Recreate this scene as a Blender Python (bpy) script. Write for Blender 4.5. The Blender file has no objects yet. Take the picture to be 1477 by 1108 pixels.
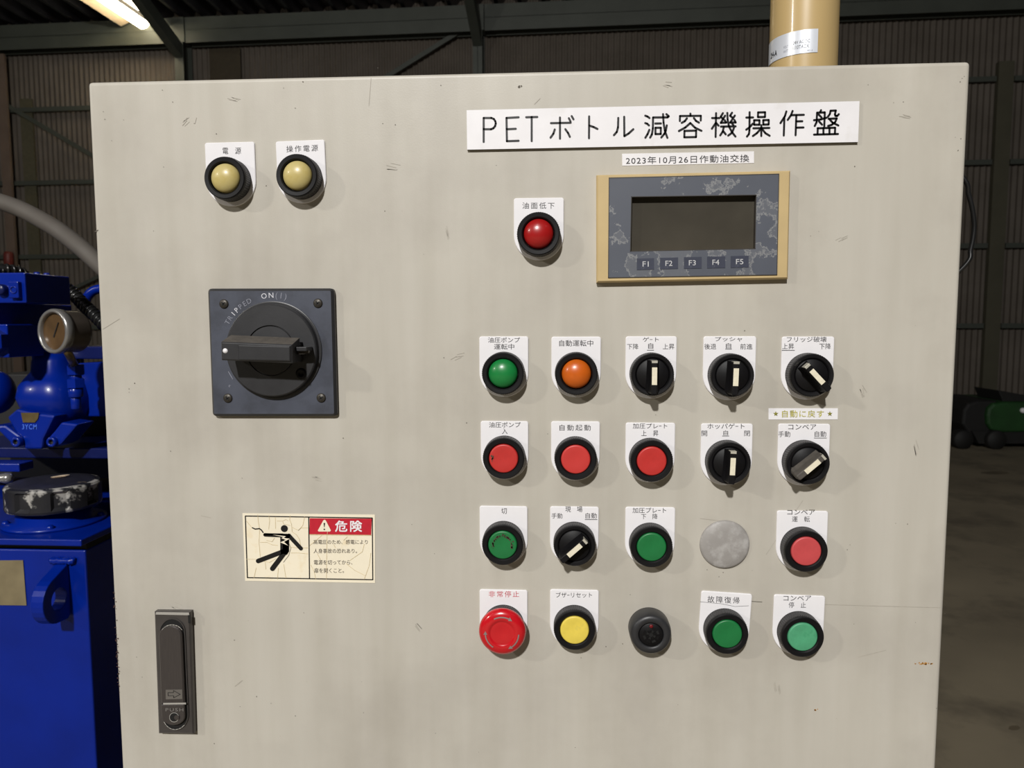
import bpy, bmesh, math, random
from mathutils import Vector, Matrix
import numpy as np

random.seed(7)
sc = bpy.context.scene
COL = sc.collection
PI = math.pi
W, H, F = 1477, 1108, 1050.0        # picture size and focal length in pixels
ZT = 1.62                           # height of the cabinet door's top edge

# ------------------------------------------------------------------ camera
CAM = np.array([0.03055, -0.50911, ZT - 0.16939])
PITCH, YAW, ROLL = -0.084585, 0.061808, 0.002256
def _rot(p, y, r):
    cy, sy, cp, sp, cr, sr = math.cos(y), math.sin(y), math.cos(p), math.sin(p), math.cos(r), math.sin(r)
    return np.array([[cy, -sy, 0], [sy, cy, 0], [0, 0, 1]]) @ np.array([[1, 0, 0], [0, cp, -sp], [0, sp, cp]]) @ np.array([[cr, 0, sr], [0, 1, 0], [-sr, 0, cr]])
R = _rot(PITCH, YAW, ROLL)
cd = bpy.data.cameras.new('camera')
cam = bpy.data.objects.new('camera', cd)
COL.objects.link(cam)
cd.sensor_width = 36.0
cd.lens = F / W * 36.0
cd.clip_start, cd.clip_end = 0.02, 200
cam.matrix_world = Matrix(((R[0, 0], R[0, 2], -R[0, 1], CAM[0]), (R[1, 0], R[1, 2], -R[1, 1], CAM[1]), (R[2, 0], R[2, 2], -R[2, 1], CAM[2]), (0, 0, 0, 1)))
cd.dof.use_dof = True
cd.dof.focus_distance = 0.515
cd.dof.aperture_fstop = 20
sc.camera = cam

# ------------------------------------------------------------------ world, lamps, exposure
sc.view_settings.view_transform = 'Standard'
sc.view_settings.look = 'None'
sc.view_settings.exposure = 0.0
sc.view_settings.gamma = 1.0
sc.view_settings.use_curve_mapping = False
w = bpy.data.worlds.new('world')
sc.world = w
w.use_nodes = True
w.node_tree.nodes['Background'].inputs[0].default_value = (0.95, 0.96, 1.0, 1)
w.node_tree.nodes['Background'].inputs[1].default_value = 0.018

def lamp(name, loc, power, radius, color, kind='POINT'):
    l = bpy.data.lights.new(name, kind)
    l.energy = power
    l.color = color
    l.shadow_soft_size = radius
    o = bpy.data.objects.new(name, l)
    o.location = loc
    COL.objects.link(o)
    return o
KEY_D = Vector((-0.17, -1.0, 0.70))
lamp('high_bay_lamp', Vector((0, 0, 1.35)) + KEY_D * 5.8, 2040, 0.15, (1.0, 0.985, 0.96))
SIDE_D = Vector((-1.5, -1.0, 0.75))
lamp('high_bay_lamp', Vector((0, 0, 1.35)) + SIDE_D * 4.0, 440, 0.15, (1.0, 0.96, 0.88))

# ------------------------------------------------------------------ pixel helpers: a ray of the photograph met with a plane of the place
def ray(px, py):
    d = R @ np.array([(px - W / 2) / F, 1.0, -(py - H / 2) / F])
    return d
def at(px, py, Y):
    d = ray(px, py)
    return Vector(CAM + d * ((Y - CAM[1]) / d[1]))
def atz(px, py, Z):
    d = ray(px, py)
    return Vector(CAM + d * ((Z - CAM[2]) / d[2]))
def atd(px, py, dist):
    return Vector(CAM + ray(px, py) * dist)
def pp(px, py, h=0.0):
    return at(px, py, -h)

# ------------------------------------------------------------------ materials
def lin(c):
    return tuple((x / 255 / 12.92 if x / 255 <= 0.04045 else ((x / 255 + 0.055) / 1.055) ** 2.4) for x in c)
MATS = {}
def mat(name, srgb, rough=0.5, metal=0.0, vary=0.12, scale=20.0, bump=0.0, bscale=200.0, spec=0.5, coat=0.0, emit=None, strength=0, trans=0.0, stretch=None, second=None, amount=0.5, mscale=30.0, sharp=0.06, detail=4):
    """A principled material whose colour drifts with noise; SECOND is the colour of worn or dirty patches."""
    m = bpy.data.materials.new(name)
    m.use_nodes = True
    nt = m.node_tree
    b = nt.nodes['Principled BSDF']
    base = lin(srgb)
    tc = nt.nodes.new('ShaderNodeTexCoord')
    mp = nt.nodes.new('ShaderNodeMapping')
    nt.links.new(tc.outputs['Object'], mp.inputs['Vector'])
    if stretch:
        mp.inputs['Scale'].default_value = stretch
    n = nt.nodes.new('ShaderNodeTexNoise')
    n.inputs['Scale'].default_value = scale
    n.inputs['Detail'].default_value = detail
    nt.links.new(mp.outputs[0], n.inputs['Vector'])
    r = nt.nodes.new('ShaderNodeValToRGB')
    r.color_ramp.elements[0].position = 0.3
    r.color_ramp.elements[1].position = 0.7
    lo = tuple(max(0, c * (1 - vary)) for c in base)
    hi = tuple(min(1, c * (1 + vary)) for c in base)
    r.color_ramp.elements[0].color = (*lo, 1)
    r.color_ramp.elements[1].color = (*hi, 1)
    nt.links.new(n.outputs['Fac'], r.inputs['Fac'])
    out = r.outputs['Color']
    if second:
        n2 = nt.nodes.new('ShaderNodeTexNoise')
        n2.inputs['Scale'].default_value = mscale
        n2.inputs['Detail'].default_value = 7
        n2.inputs['Roughness'].default_value = 0.6
        nt.links.new(mp.outputs[0], n2.inputs['Vector'])
        r2 = nt.nodes.new('ShaderNodeValToRGB')
        r2.color_ramp.elements[0].position = 1 - amount - sharp
        r2.color_ramp.elements[1].position = 1 - amount + sharp
        nt.links.new(n2.outputs['Fac'], r2.inputs['Fac'])
        mx = nt.nodes.new('ShaderNodeMix')
        mx.data_type = 'RGBA'
        nt.links.new(r2.outputs['Color'], mx.inputs['Factor'])
        nt.links.new(out, mx.inputs[6])
        mx.inputs[7].default_value = (*lin(second), 1)
        out = mx.outputs[2]
    nt.links.new(out, b.inputs['Base Color'])
    b.inputs['Roughness'].default_value = rough
    b.inputs['Metallic'].default_value = metal
    b.inputs['Specular IOR Level'].default_value = spec
    b.inputs['Coat Weight'].default_value = coat
    b.inputs['Coat Roughness'].default_value = 0.12
    b.inputs['Transmission Weight'].default_value = trans
    if emit:
        b.inputs['Emission Color'].default_value = (*lin(emit), 1)
        b.inputs['Emission Strength'].default_value = strength
    if bump:
        nb = nt.nodes.new('ShaderNodeTexNoise')
        nb.inputs['Scale'].default_value = bscale
        nb.inputs['Detail'].default_value = 3
        nt.links.new(mp.outputs[0], nb.inputs['Vector'])
        bp = nt.nodes.new('ShaderNodeBump')
        bp.inputs['Strength'].default_value = bump
        bp.inputs['Distance'].default_value = 0.002
        nt.links.new(nb.outputs['Fac'], bp.inputs['Height'])
        nt.links.new(bp.outputs[0], b.inputs['Normal'])
    MATS[name] = m
    return m

def door_paint():
    """Beige enamel with cloudy handling dirt, faint vertical streaks of wiping and small specks."""
    m = mat('beige_enamel', (191, 186, 175), rough=0.42, vary=0.045, scale=9, bump=0.03, bscale=900, spec=0.4, second=(172, 166, 156), amount=0.36, mscale=7, sharp=0.16)
    nt = m.node_tree
    b = nt.nodes['Principled BSDF']
    src = b.inputs['Base Color'].links[0].from_socket
    tc = nt.nodes.new('ShaderNodeTexCoord')
    mp = nt.nodes.new('ShaderNodeMapping')
    mp.inputs['Scale'].default_value = (60, 1, 5)
    nt.links.new(tc.outputs['Object'], mp.inputs['Vector'])
    n = nt.nodes.new('ShaderNodeTexNoise')
    n.inputs['Scale'].default_value = 1
    n.inputs['Detail'].default_value = 5
    nt.links.new(mp.outputs[0], n.inputs['Vector'])
    r = nt.nodes.new('ShaderNodeValToRGB')
    r.color_ramp.elements[0].position = 0.35
    r.color_ramp.elements[1].position = 0.7
    r.color_ramp.elements[0].color = (1, 1, 1, 1)
    r.color_ramp.elements[1].color = (0.92, 0.915, 0.90, 1)
    nt.links.new(n.outputs['Fac'], r.inputs['Fac'])
    mx = nt.nodes.new('ShaderNodeMix')
    mx.data_type = 'RGBA'
    mx.blend_type = 'MULTIPLY'
    mx.inputs['Factor'].default_value = 1.0
    nt.links.new(src, mx.inputs[6])
    nt.links.new(r.outputs['Color'], mx.inputs[7])
    nt.links.new(mx.outputs[2], b.inputs['Base Color'])
    return m
M_DOOR = door_paint()
M_GRIME = mat('grime', (96, 90, 80), 0.8, vary=0.3, scale=300)
M_SCUFF = mat('scuff', (174, 168, 156), 0.6, vary=0.08, scale=300)
M_RUST = mat('rust', (178, 124, 48), 0.9, vary=0.5, scale=600)
M_CHIP = mat('bare_chip', (70, 48, 44), 0.8, vary=0.4, scale=300)
M_PLATE = mat('white_plate', (236, 234, 236), 0.3, vary=0.025, scale=60, bump=0.02, bscale=120, second=(222, 219, 217), amount=0.3, mscale=40, sharp=0.12)
M_PEDGE = mat('plate_edge', (120, 116, 108), 0.6)
M_INK = mat('black_ink', (26, 24, 28), 0.5, vary=0.25, scale=500)
M_TITLE = mat('engraved_black', (10, 9, 10), 0.35)
M_REDINK = mat('red_ink', (196, 70, 84), 0.5, vary=0.2, scale=500)
M_BLACK = mat('black_plastic', (14, 13, 15), 0.5, vary=0.2, scale=150, bump=0.02, bscale=700, spec=0.25)
M_BARREL = mat('knurled_black_plastic', (44, 42, 41), 0.5, vary=0.2, scale=200, spec=0.45)
M_GASKET = mat('grey_gasket', (96, 92, 84), 0.7, vary=0.1)
M_RED = mat('red_cap', (190, 48, 44), 0.42, vary=0.06, scale=120, second=(168, 42, 40), amount=0.3, mscale=130, sharp=0.15)
M_PINK = mat('faded_red_cap', (196, 74, 76), 0.45, vary=0.07, scale=120, second=(185, 70, 72), amount=0.35, mscale=130, sharp=0.12)
M_BRED = mat('bright_red_cap', (197, 56, 52), 0.42, vary=0.03, scale=120)
M_GREEN = mat('green_cap', (24, 112, 58), 0.42, vary=0.08, scale=120)
M_LGREEN = mat('light_green_cap', (78, 158, 116), 0.45, vary=0.12, scale=120, second=(60, 140, 100), amount=0.35, mscale=150, sharp=0.1)
M_SOOT = mat('brown_scorch', (78, 66, 50), 0.7, vary=0.5, scale=700)
M_YELLOW = mat('yellow_cap', (228, 204, 84), 0.42, vary=0.08, scale=120, second=(196, 180, 96), amount=0.3, mscale=150, sharp=0.12)
M_LAMPY = mat('cream_lens', (196, 180, 120), 0.36, vary=0.07, scale=90, coat=0.2, second=(186, 166, 92), amount=0.4, mscale=80, sharp=0.15)
M_LAMPR = mat('red_lens', (158, 22, 22), 0.3, vary=0.1, scale=90, coat=0.3)
M_LAMPG = mat('green_lens', (22, 122, 58), 0.34, vary=0.1, scale=90, coat=0.3)
M_LAMPO = mat('orange_lens', (196, 92, 20), 0.32, vary=0.1, scale=90, coat=0.3)
M_ESTOP = mat('red_mushroom', (196, 18, 30), 0.24, vary=0.04, scale=90, coat=0.7)
M_SILVER = mat('silver_print', (138, 122, 118), 0.4, vary=0.1)
M_IVORY = mat('ivory_insert', (232, 224, 200), 0.35, vary=0.08, scale=400)
M_BRIGHT = mat('bright_metal', (214, 210, 196), 0.22, 0.4, vary=0.1)
M_PLUG = mat('grey_plug', (152, 148, 144), 0.55, vary=0.06, scale=150, second=(178, 175, 172), amount=0.42, mscale=110, sharp=0.1)
M_LENSRED = mat('dark_red_dot', (110, 20, 26), 0.3)
M_SLATE = mat('slate_plastic', (68, 72, 84), 0.5, vary=0.1, scale=60, second=(52, 55, 64), amount=0.42, mscale=45, sharp=0.12, bump=0.02, bscale=500)
M_DARK = mat('charcoal_plastic', (44, 44, 46), 0.42, vary=0.12, scale=90, bump=0.02, bscale=500)
M_DUST = mat('dusty_charcoal', (80, 75, 69), 0.7, vary=0.2, scale=200)
M_WPRINT = mat('worn_white_print', (206, 206, 212), 0.6, vary=0.2, scale=800)
M_GPRINT = mat('faded_print', (128, 130, 142), 0.6, vary=0.2, scale=800)
M_SCREW = mat('dark_screw', (66, 62, 56), 0.45, 0.5, vary=0.2, scale=300)
M_RECESS = mat('recess_black', (10, 10, 10), 0.7)
M_BEIGE = mat('aged_beige_plastic', (194, 170, 122), 0.5, vary=0.06, scale=40)
M_SCREEN = mat('dark_screen', (68, 64, 56), 0.22, vary=0.18, scale=26, spec=0.5, coat=0.3)
M_KEY = mat('navy_key', (52, 56, 72), 0.5, vary=0.12, scale=200, second=(112, 114, 120), amount=0.33, mscale=170, sharp=0.04)
def film():
    """Blue-grey key film; a pale frayed line runs where the worn film has peeled, so two tones meet along it."""
    m = mat('peeling_grey_film', (80, 84, 94), 0.5, vary=0.06, scale=40)
    nt = m.node_tree
    b = nt.nodes['Principled BSDF']
    src = b.inputs['Base Color'].links[0].from_socket
    tc = nt.nodes.new('ShaderNodeTexCoord')
    n = nt.nodes.new('ShaderNodeTexNoise')
    n.inputs['Scale'].default_value = 24
    n.inputs['Detail'].default_value = 10
    n.inputs['Roughness'].default_value = 0.66
    nt.links.new(tc.outputs['Object'], n.inputs['Vector'])
    r = nt.nodes.new('ShaderNodeValToRGB')
    cr = r.color_ramp
    cr.elements[0].position, cr.elements[0].color = 0.46, (0, 0, 0, 1)
    cr.elements[1].position, cr.elements[1].color = 0.66, (0.10, 0.10, 0.10, 1)
    for p, v in ((0.535, 0.0), (0.543, 0.55), (0.550, 0.5), (0.562, 0.12)):
        e = cr.elements.new(p)
        e.color = (v, v, v, 1)
    nt.links.new(n.outputs['Fac'], r.inputs['Fac'])
    mx = nt.nodes.new('ShaderNodeMix')
    mx.data_type = 'RGBA'
    nt.links.new(r.outputs['Color'], mx.inputs['Factor'])
    nt.links.new(src, mx.inputs[6])
    mx.inputs[7].default_value = (*lin((158, 158, 156)), 1)
    nt.links.new(mx.outputs[2], b.inputs['Base Color'])
    return m
M_FILM = film()
M_FILMEDGE = mat('film_edge', (52, 48, 44), 0.5)
M_KEYTXT = mat('key_print', (190, 190, 192), 0.5, vary=0.15, scale=600)
M_CREAM = mat('cream_sticker', (240, 230, 206), 0.5, vary=0.04, scale=30, second=(230, 210, 170), amount=0.3, mscale=60, sharp=0.1)
M_CRACK = mat('sticker_crack', (206, 188, 146), 0.7, vary=0.2, scale=300)
M_SIGNRED = mat('sign_red', (190, 28, 48), 0.45, vary=0.08, scale=200, second=(160, 40, 52), amount=0.3, mscale=200, sharp=0.06)
M_SIGNBLK = mat('sign_black', (9, 8, 8), 0.5)
M_SIGNTXT = mat('sign_text', (84, 76, 68), 0.5, vary=0.3, scale=500)
M_ZINC = mat('dull_chrome', (80, 76, 74), 0.32, 0.35, vary=0.12, scale=60)
M_ZINCHI = mat('bright_edge_and_glint', (200, 198, 194), 0.2, 0.5, vary=0.05)  # bright chrome edges, and highlights painted as pale strokes on the latch
M_ZINCP = mat('satin_paddle', (74, 69, 67), 0.38, 0.35, vary=0.12, scale=80, stretch=(30, 1, 1))
M_LIME = mat('yellow_green_print', (206, 196, 60), 0.5, vary=0.25, scale=500)
M_OLIVE = mat('olive_outline', (128, 124, 50), 0.5, vary=0.25, scale=500)
M_TOWER = mat('tan_tube', (187, 161, 112), 0.35, vary=0.06, scale=14, stretch=(1, 1, 0.3), coat=0.2)
M_FOIL = mat('silver_label', (222, 226, 234), 0.3, 0.25, vary=0.05)
M_BLUE = mat('blue_gloss_paint', (0, 32, 130), 0.3, vary=0.12, scale=12, bump=0.1, bscale=60, spec=0.28, coat=0.12)
M_NAVY = mat('navy_gloss_paint', (4, 18, 76), 0.4, vary=0.15, scale=12, bump=0.05, bscale=60, spec=0.3, coat=0.1)
M_CAPBLK = mat('worn_black_paint', (30, 30, 34), 0.45, vary=0.2, scale=60, second=(166, 163, 158), amount=0.44, mscale=34, sharp=0.03)
M_CAPTOP = mat('cap_top_black', (32, 32, 44), 0.5, vary=0.2, scale=60, second=(110, 100, 84), amount=0.3, mscale=30, sharp=0.06)
M_TAN = mat('dull_data_plate', (138, 126, 98), 0.4, 0.3, vary=0.15, scale=40)
M_BRASS = mat('brass', (150, 132, 92), 0.3, 0.8, vary=0.2, scale=90)
M_STEEL = mat('stainless', (150, 148, 145), 0.25, 0.6, vary=0.08)
M_CASE = mat('gauge_case', (92, 84, 76), 0.35, 0.4, vary=0.1)
M_DIAL = mat('browned_dial', (78, 57, 32), 0.4, vary=0.25, scale=50, coat=0.3)
M_HOSE = mat('grey_hose', (86, 81, 75), 0.6, vary=0.06, scale=30)
M_RUBBER = mat('black_rubber', (26, 26, 26), 0.3, vary=0.2, scale=60, coat=0.4)
M_WALL = mat('corrugated_sheet', (96, 88, 79), 0.7, vary=0.1, scale=3, second=(80, 72, 62), amount=0.35, mscale=1.2, sharp=0.2)
M_BEAM = mat('green_grey_steel', (72, 76, 69), 0.55, vary=0.1, scale=3)
M_POST = mat('brown_post', (110, 94, 82), 0.7, vary=0.12, scale=3)
M_ROOF = mat('galvanised_roof', (70, 68, 74), 0.3, 0.7, vary=0.1, scale=4)
M_FLOOR = mat('concrete', (126, 116, 96), 0.75, vary=0.16, scale=1.5, second=(92, 84, 70), amount=0.42, mscale=2.2, sharp=0.1, bump=0.2, bscale=30)
M_OIL = mat('oil_stain', (96, 86, 68), 0.7, vary=0.2, scale=8)
M_GREENM = mat('dark_green_paint', (30, 66, 30), 0.5, vary=0.15, scale=8)
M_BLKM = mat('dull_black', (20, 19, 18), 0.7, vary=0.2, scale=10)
M_TUBE = mat('lit_tube', (255, 244, 214), 0.5, emit=(255, 240, 206), strength=11)
M_REFL = mat('lamp_reflector', (236, 214, 186), 0.4, vary=0.05)
M_FIREBOX = mat('red_enamel', (112, 48, 42), 0.5, vary=0.1)

# ------------------------------------------------------------------ mesh helpers
WL = {}
class MB:
    """Collects shapes; build() links them as one mesh object."""
    def __init__(self):
        self.v, self.f, self.m, self.s = [], [], [], []
    def face(self, pts, mi=0, smooth=False):
        i = len(self.v)
        self.v += [Vector(p) for p in pts]
        self.f.append(tuple(range(i, i + len(pts))))
        self.m.append(mi)
        self.s.append(smooth)
    def grid(self, rows, mi=0, smooth=True, loop_u=False, mis=None):
        i0 = len(self.v)
        nu = len(rows[0])
        for r in rows:
            self.v += [Vector(p) for p in r]
        for a in range(len(rows) - 1):
            for b in range(nu if loop_u else nu - 1):
                c = (b + 1) % nu
                self.f.append((i0 + a * nu + b, i0 + a * nu + c, i0 + (a + 1) * nu + c, i0 + (a + 1) * nu + b))
                self.m.append(mis[a] if mis else mi)
                self.s.append(smooth)
    def box(self, lo, hi, mi=0):
        x0, y0, z0 = lo
        x1, y1, z1 = hi
        p = [(x0, y0, z0), (x1, y0, z0), (x1, y1, z0), (x0, y1, z0), (x0, y0, z1), (x1, y0, z1), (x1, y1, z1), (x0, y1, z1)]
        i = len(self.v)
        self.v += [Vector(q) for q in p]
        for q in ((0, 3, 2, 1), (4, 5, 6, 7), (0, 1, 5, 4), (1, 2, 6, 5), (2, 3, 7, 6), (3, 0, 4, 7)):
            self.f.append(tuple(i + k for k in q))
            self.m.append(mi)
            self.s.append(False)
    def prism(self, pts, vec, mi=0, mi_side=None, bevel=0.0, back=True):
        """Closed solid from an outline and an extrusion vector; BEVEL shrinks the front (far) outline to give a chamfer."""
        pts = [Vector(p) for p in pts]
        vec = Vector(vec)
        n = len(pts)
        c = sum(pts, Vector()) / n
        i = len(self.v)
        rings = [pts]
        if bevel:
            L = vec.length
            rings.append([p + vec * (1 - bevel / L) for p in pts])
            rings.append([inset(pts, k, bevel) + vec for k in range(n)])
        else:
            rings.append([p + vec for p in pts])
        for r in rings:
            self.v += r
        for a in range(len(rings) - 1):
            for b in range(n):
                d = (b + 1) % n
                self.f.append((i + a * n + b, i + a * n + d, i + (a + 1) * n + d, i + (a + 1) * n + b))
                self.m.append(mi if mi_side is None else mi_side)
                self.s.append(False)
        self.f.append(tuple(i + (len(rings) - 1) * n + b for b in range(n)))
        self.m.append(mi)
        self.s.append(False)
        if back:
            self.f.append(tuple(i + b for b in reversed(range(n))))
            self.m.append(mi if mi_side is None else mi_side)
            self.s.append(False)
    def lathe(self, c, axis, prof, segs=48, mi=0, mis=None, knurl=None, up=None, sharp=False):
        """PROF is a list of (radius, distance along AXIS); KNURL = (row set, depth)."""
        c, axis = Vector(c), Vector(axis).normalized()
        u = Vector(up) if up else (Vector((0, 0, 1)) if abs(axis.z) < 0.9 else Vector((1, 0, 0)))
        u = (u - axis * u.dot(axis)).normalized()
        t = axis.cross(u)
        rows = []
        for k, (r, d) in enumerate(prof):
            row = []
            for s in range(segs):
                rr = r
                if knurl and k in knurl[0] and s % 2:
                    rr = r - knurl[1]
                a = 2 * PI * s / segs
                row.append(c + axis * d + (u * math.cos(a) + t * math.sin(a)) * rr)
            rows.append(row)
        self.grid(rows, mi, not sharp, True, mis)
    def tube(self, pts, r, segs=12, mi=0, caps=True, rfun=None):
        pts = [Vector(p) for p in pts]
        rows = []
        prev = None
        for k, p in enumerate(pts):
            d = (pts[min(k + 1, len(pts) - 1)] - pts[max(k - 1, 0)]).normalized()
            if prev is None:
                u = d.orthogonal().normalized()
            else:
                u = (prev - d * prev.dot(d)).normalized()
            prev = u
            t = d.cross(u)
            rr = rfun(k) if rfun else r
            rows.append([p + (u * math.cos(2 * PI * s / segs) + t * math.sin(2 * PI * s / segs)) * rr for s in range(segs)])
        self.grid(rows, mi, True, True)
        if caps:
            self.face(list(reversed(rows[0])), mi)
            self.face(rows[-1], mi)
    def blob(self, c, rad, mi=0, nu=24, nv=14, rot=None):
        rows = []
        for a in range(nv + 1):
            th = PI * a / nv
            row = []
            for b in range(nu):
                ph = 2 * PI * b / nu
                q = Vector((math.sin(th) * math.cos(ph) * rad[0], math.sin(th) * math.sin(ph) * rad[1], math.cos(th) * rad[2]))
                row.append(Vector(c) + (rot @ q if rot else q))
            rows.append(row)
        self.grid(rows, mi, True, True)
    def join(self, o, shift=0):
        i = len(self.v)
        self.v += o.v
        self.f += [tuple(i + k for k in f) for f in o.f]
        self.m += [k + shift for k in o.m]
        self.s += o.s
    def build(self, name, mats, parent=None, origin=None, bevel=0.0, bseg=2, weld=True):
        mats = mats if isinstance(mats, (list, tuple)) else [mats]
        if origin is None:
            lo = Vector((min(v.x for v in self.v), min(v.y for v in self.v), min(v.z for v in self.v)))
            hi = Vector((max(v.x for v in self.v), max(v.y for v in self.v), max(v.z for v in self.v)))
            origin = (lo + hi) / 2
            origin.z = lo.z if parent is None else origin.z
        origin = Vector(origin)
        me = bpy.data.meshes.new(name)
        me.from_pydata([v - origin for v in self.v], [], self.f)
        for m in mats:
            me.materials.append(m)
        me.polygons.foreach_set('material_index', self.m)
        me.polygons.foreach_set('use_smooth', self.s)
        if weld:
            bm = bmesh.new()
            bm.from_mesh(me)
            bmesh.ops.remove_doubles(bm, verts=bm.verts, dist=1e-6)
            bmesh.ops.recalc_face_normals(bm, faces=bm.faces)
            bm.to_mesh(me)
            bm.free()
        me.update()
        o = bpy.data.objects.new(name, me)
        COL.objects.link(o)
        if parent is not None:
            o.parent = parent
            o.location = origin - WL[parent.name]
        else:
            o.location = origin
        WL[o.name] = origin
        if bevel:
            b = o.modifiers.new('edge_rounding', 'BEVEL')
            b.width = bevel
            b.segments = bseg
            b.limit_method = 'ANGLE'
            b.angle_limit = math.radians(40)
        return o
def inset(pts, k, d):
    n = len(pts)
    p, a, b = pts[k], pts[k - 1], pts[(k + 1) % n]
    e1, e2 = (p - a).normalized(), (b - p).normalized()
    c = sum(pts, Vector()) / n
    m = (e2 - e1)
    if m.length < 1e-4:
        m = c - p
    m.normalize()
    if m.dot(c - p) < 0:
        m = -m
    s = max(0.35, abs(m.dot((e1.cross(e2 if e1.cross(e2).length > 1e-6 else (c - p))).cross(e1).normalized())))
    return p + m * (d / s)

def empty(name, loc, parent=None):
    o = bpy.data.objects.new(name, None)
    COL.objects.link(o)
    loc = Vector(loc)
    o.empty_display_size = 0.02
    o.parent = parent
    o.location = loc - WL[parent.name] if parent is not None else loc
    WL[o.name] = loc
    return o
def tag(o, label=None, cat=None, group=None, kind=None):
    if label: o['label'] = label
    if cat: o['category'] = cat
    if group: o['group'] = group
    if kind: o['kind'] = kind
    return o

# lettering -----------------------------------------------------------
_TXT = {}
def glyphs(txt, spacing=1.0, offset=0.0):
    key = (txt, spacing, offset)
    if key not in _TXT:
        c = bpy.data.curves.new('lettering', 'FONT')
        c.body = txt
        c.size = 1
        c.resolution_u = 3
        c.space_character = spacing
        c.offset = offset
        o = bpy.data.objects.new('lettering', c)
        COL.objects.link(o)
        dg = bpy.context.evaluated_depsgraph_get()
        me = bpy.data.meshes.new_from_object(o.evaluated_get(dg))
        vs = [v.co.copy() for v in me.vertices]
        fs = [tuple(p.vertices) for p in me.polygons]
        bpy.data.objects.remove(o)
        bpy.data.curves.remove(c)
        bpy.data.meshes.remove(me)
        _TXT[key] = (vs, fs)
    return _TXT[key]
def write(mb, txt, box, mi, place, spacing=1.0, offset=0.0, ref=None):
    """Lays TXT into the pixel box (x0, y0, x1, y1[, y0 at the right end]) of the photograph; PLACE turns a pixel into a point of the plate."""
    vs, fs = glyphs(txt, spacing, offset)
    if not vs:
        return
    x0, x1 = min(v.x for v in vs), max(v.x for v in vs)
    y0, y1 = min(v.y for v in vs), max(v.y for v in vs)
    if ref:
        y0, y1 = ref
    bx0, by0, bx1, by1 = box[:4]
    tilt = (box[4] - by0) if len(box) > 4 else 0.0
    i = len(mb.v)
    for v in vs:
        u = (v.x - x0) / (x1 - x0)
        t = (v.y - y0) / (y1 - y0)
        mb.v.append(place(bx0 + (bx1 - bx0) * u, by1 + (by0 - by1) * t + tilt * u))
    for f in fs:
        mb.f.append(tuple(i + k for k in f))
        mb.m.append(mi)
        mb.s.append(False)
def stroke(mb, pts, r, mi, place, n=6):
    """A pen stroke with round ends along a pixel polyline, laid flat on a plate."""
    for k in range(len(pts) - 1):
        (xa, ya), (xb, yb) = pts[k], pts[k + 1]
        a = math.atan2(yb - ya, xb - xa)
        out = []
        for j in range(n + 1):
            t = a + PI / 2 + PI * j / n
            out.append((xa + r * math.cos(t), ya + r * math.sin(t)))
        for j in range(n + 1):
            t = a - PI / 2 + PI * j / n
            out.append((xb + r * math.cos(t), yb + r * math.sin(t)))
        mb.face([place(*q) for q in out], mi)
def flat(mb, pts, mi, place):
    mb.face([place(*q) for q in pts], mi)
def disc(mb, c, r, mi, place, n=24):
    mb.face([place(c[0] + r * math.cos(2 * PI * k / n), c[1] + r * math.sin(2 * PI * k / n)) for k in range(n)], mi)
def crop(ox, oy, s):
    return lambda x, y: (ox + x / s, oy + y / s)
def smooth_path(pts, n=8):
    pts = [Vector(p) for p in pts]
    q = [pts[0] * 2 - pts[1]] + pts + [pts[-1] * 2 - pts[-2]]
    out = []
    for k in range(1, len(q) - 2):
        for j in range(n):
            t = j / n
            a, b, c, d = q[k - 1], q[k], q[k + 1], q[k + 2]
            out.append(0.5 * ((2 * b) + (c - a) * t + (2 * a - 5 * b + 4 * c - d) * t * t + (3 * b - a - 3 * c + d) * t ** 3))
    out.append(pts[-1])
    return out
FRONT = Vector((0, -1, 0))

# ================================================================== the building
P1, P2 = atd(50, 465, 12.9), atd(1420, 465, 11.4)
WU = Vector((P2.x - P1.x, P2.y - P1.y, 0)).normalized()      # along the back wall
WN = Vector((WU.y, -WU.x, 0))                                # from the wall towards us
if WN.y > 0: WN = -WN
def wp(u, z, d=0.0):
    """A point of the back wall: U metres along it from the post at its near end, Z up, D out from it."""
    p = Vector((P1.x, P1.y, 0)) + WU * u + WN * d
    return Vector((p.x, p.y, z))
def wu(px, py=465, d=0.0):
    """How far along the wall a pixel lies."""
    dr = ray(px, py)
    A = np.array([[dr[0], -WU.x], [dr[1], -WU.y]])
    b = np.array([P1.x + WN.x * d - CAM[0], P1.y + WN.y * d - CAM[1]])
    return float(np.linalg.solve(A, b)[1])
m = MB()
U0, U1, PITCHW = -7.0, 24.0, 0.092
n = int((U1 - U0) / PITCHW * 8)
rows = [[wp(U0 + (U1 - U0) * k / n, z, 0.014 * math.cos(2 * PI * (U1 - U0) * k / n / PITCHW)) for k in range(n + 1)] for z in (0.0, 6.9)]
m.grid(rows)
tag(m.build('wall_back', M_WALL, weld=False), kind='structure')
m = MB()
m.box((-16, -9, -0.1), (16, 16.5, 0))
fl = MB()
fl.face([(-16, -9, 0), (16, -9, 0), (16, 16.5, 0), (-16, 16.5, 0)], 0)
fl.box((-16, -9, -0.12), (16, 16.5, -0.02), 0)
def stain(px, py, rx, ry):
    c = [atz(px + rx * math.cos(a) * random.uniform(.85, 1.1), py + ry * math.sin(a) * random.uniform(.85, 1.1), 0.0015) for a in [2 * PI * k / 18 for k in range(18)]]
    fl.face(c, 1)
for q in ((1436, 682, 21, 2.2), (1463, 1050, 9, 3.5)):
    stain(*q)
tag(fl.build('floor', [M_FLOOR, M_OIL], weld=False), kind='structure')

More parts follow.
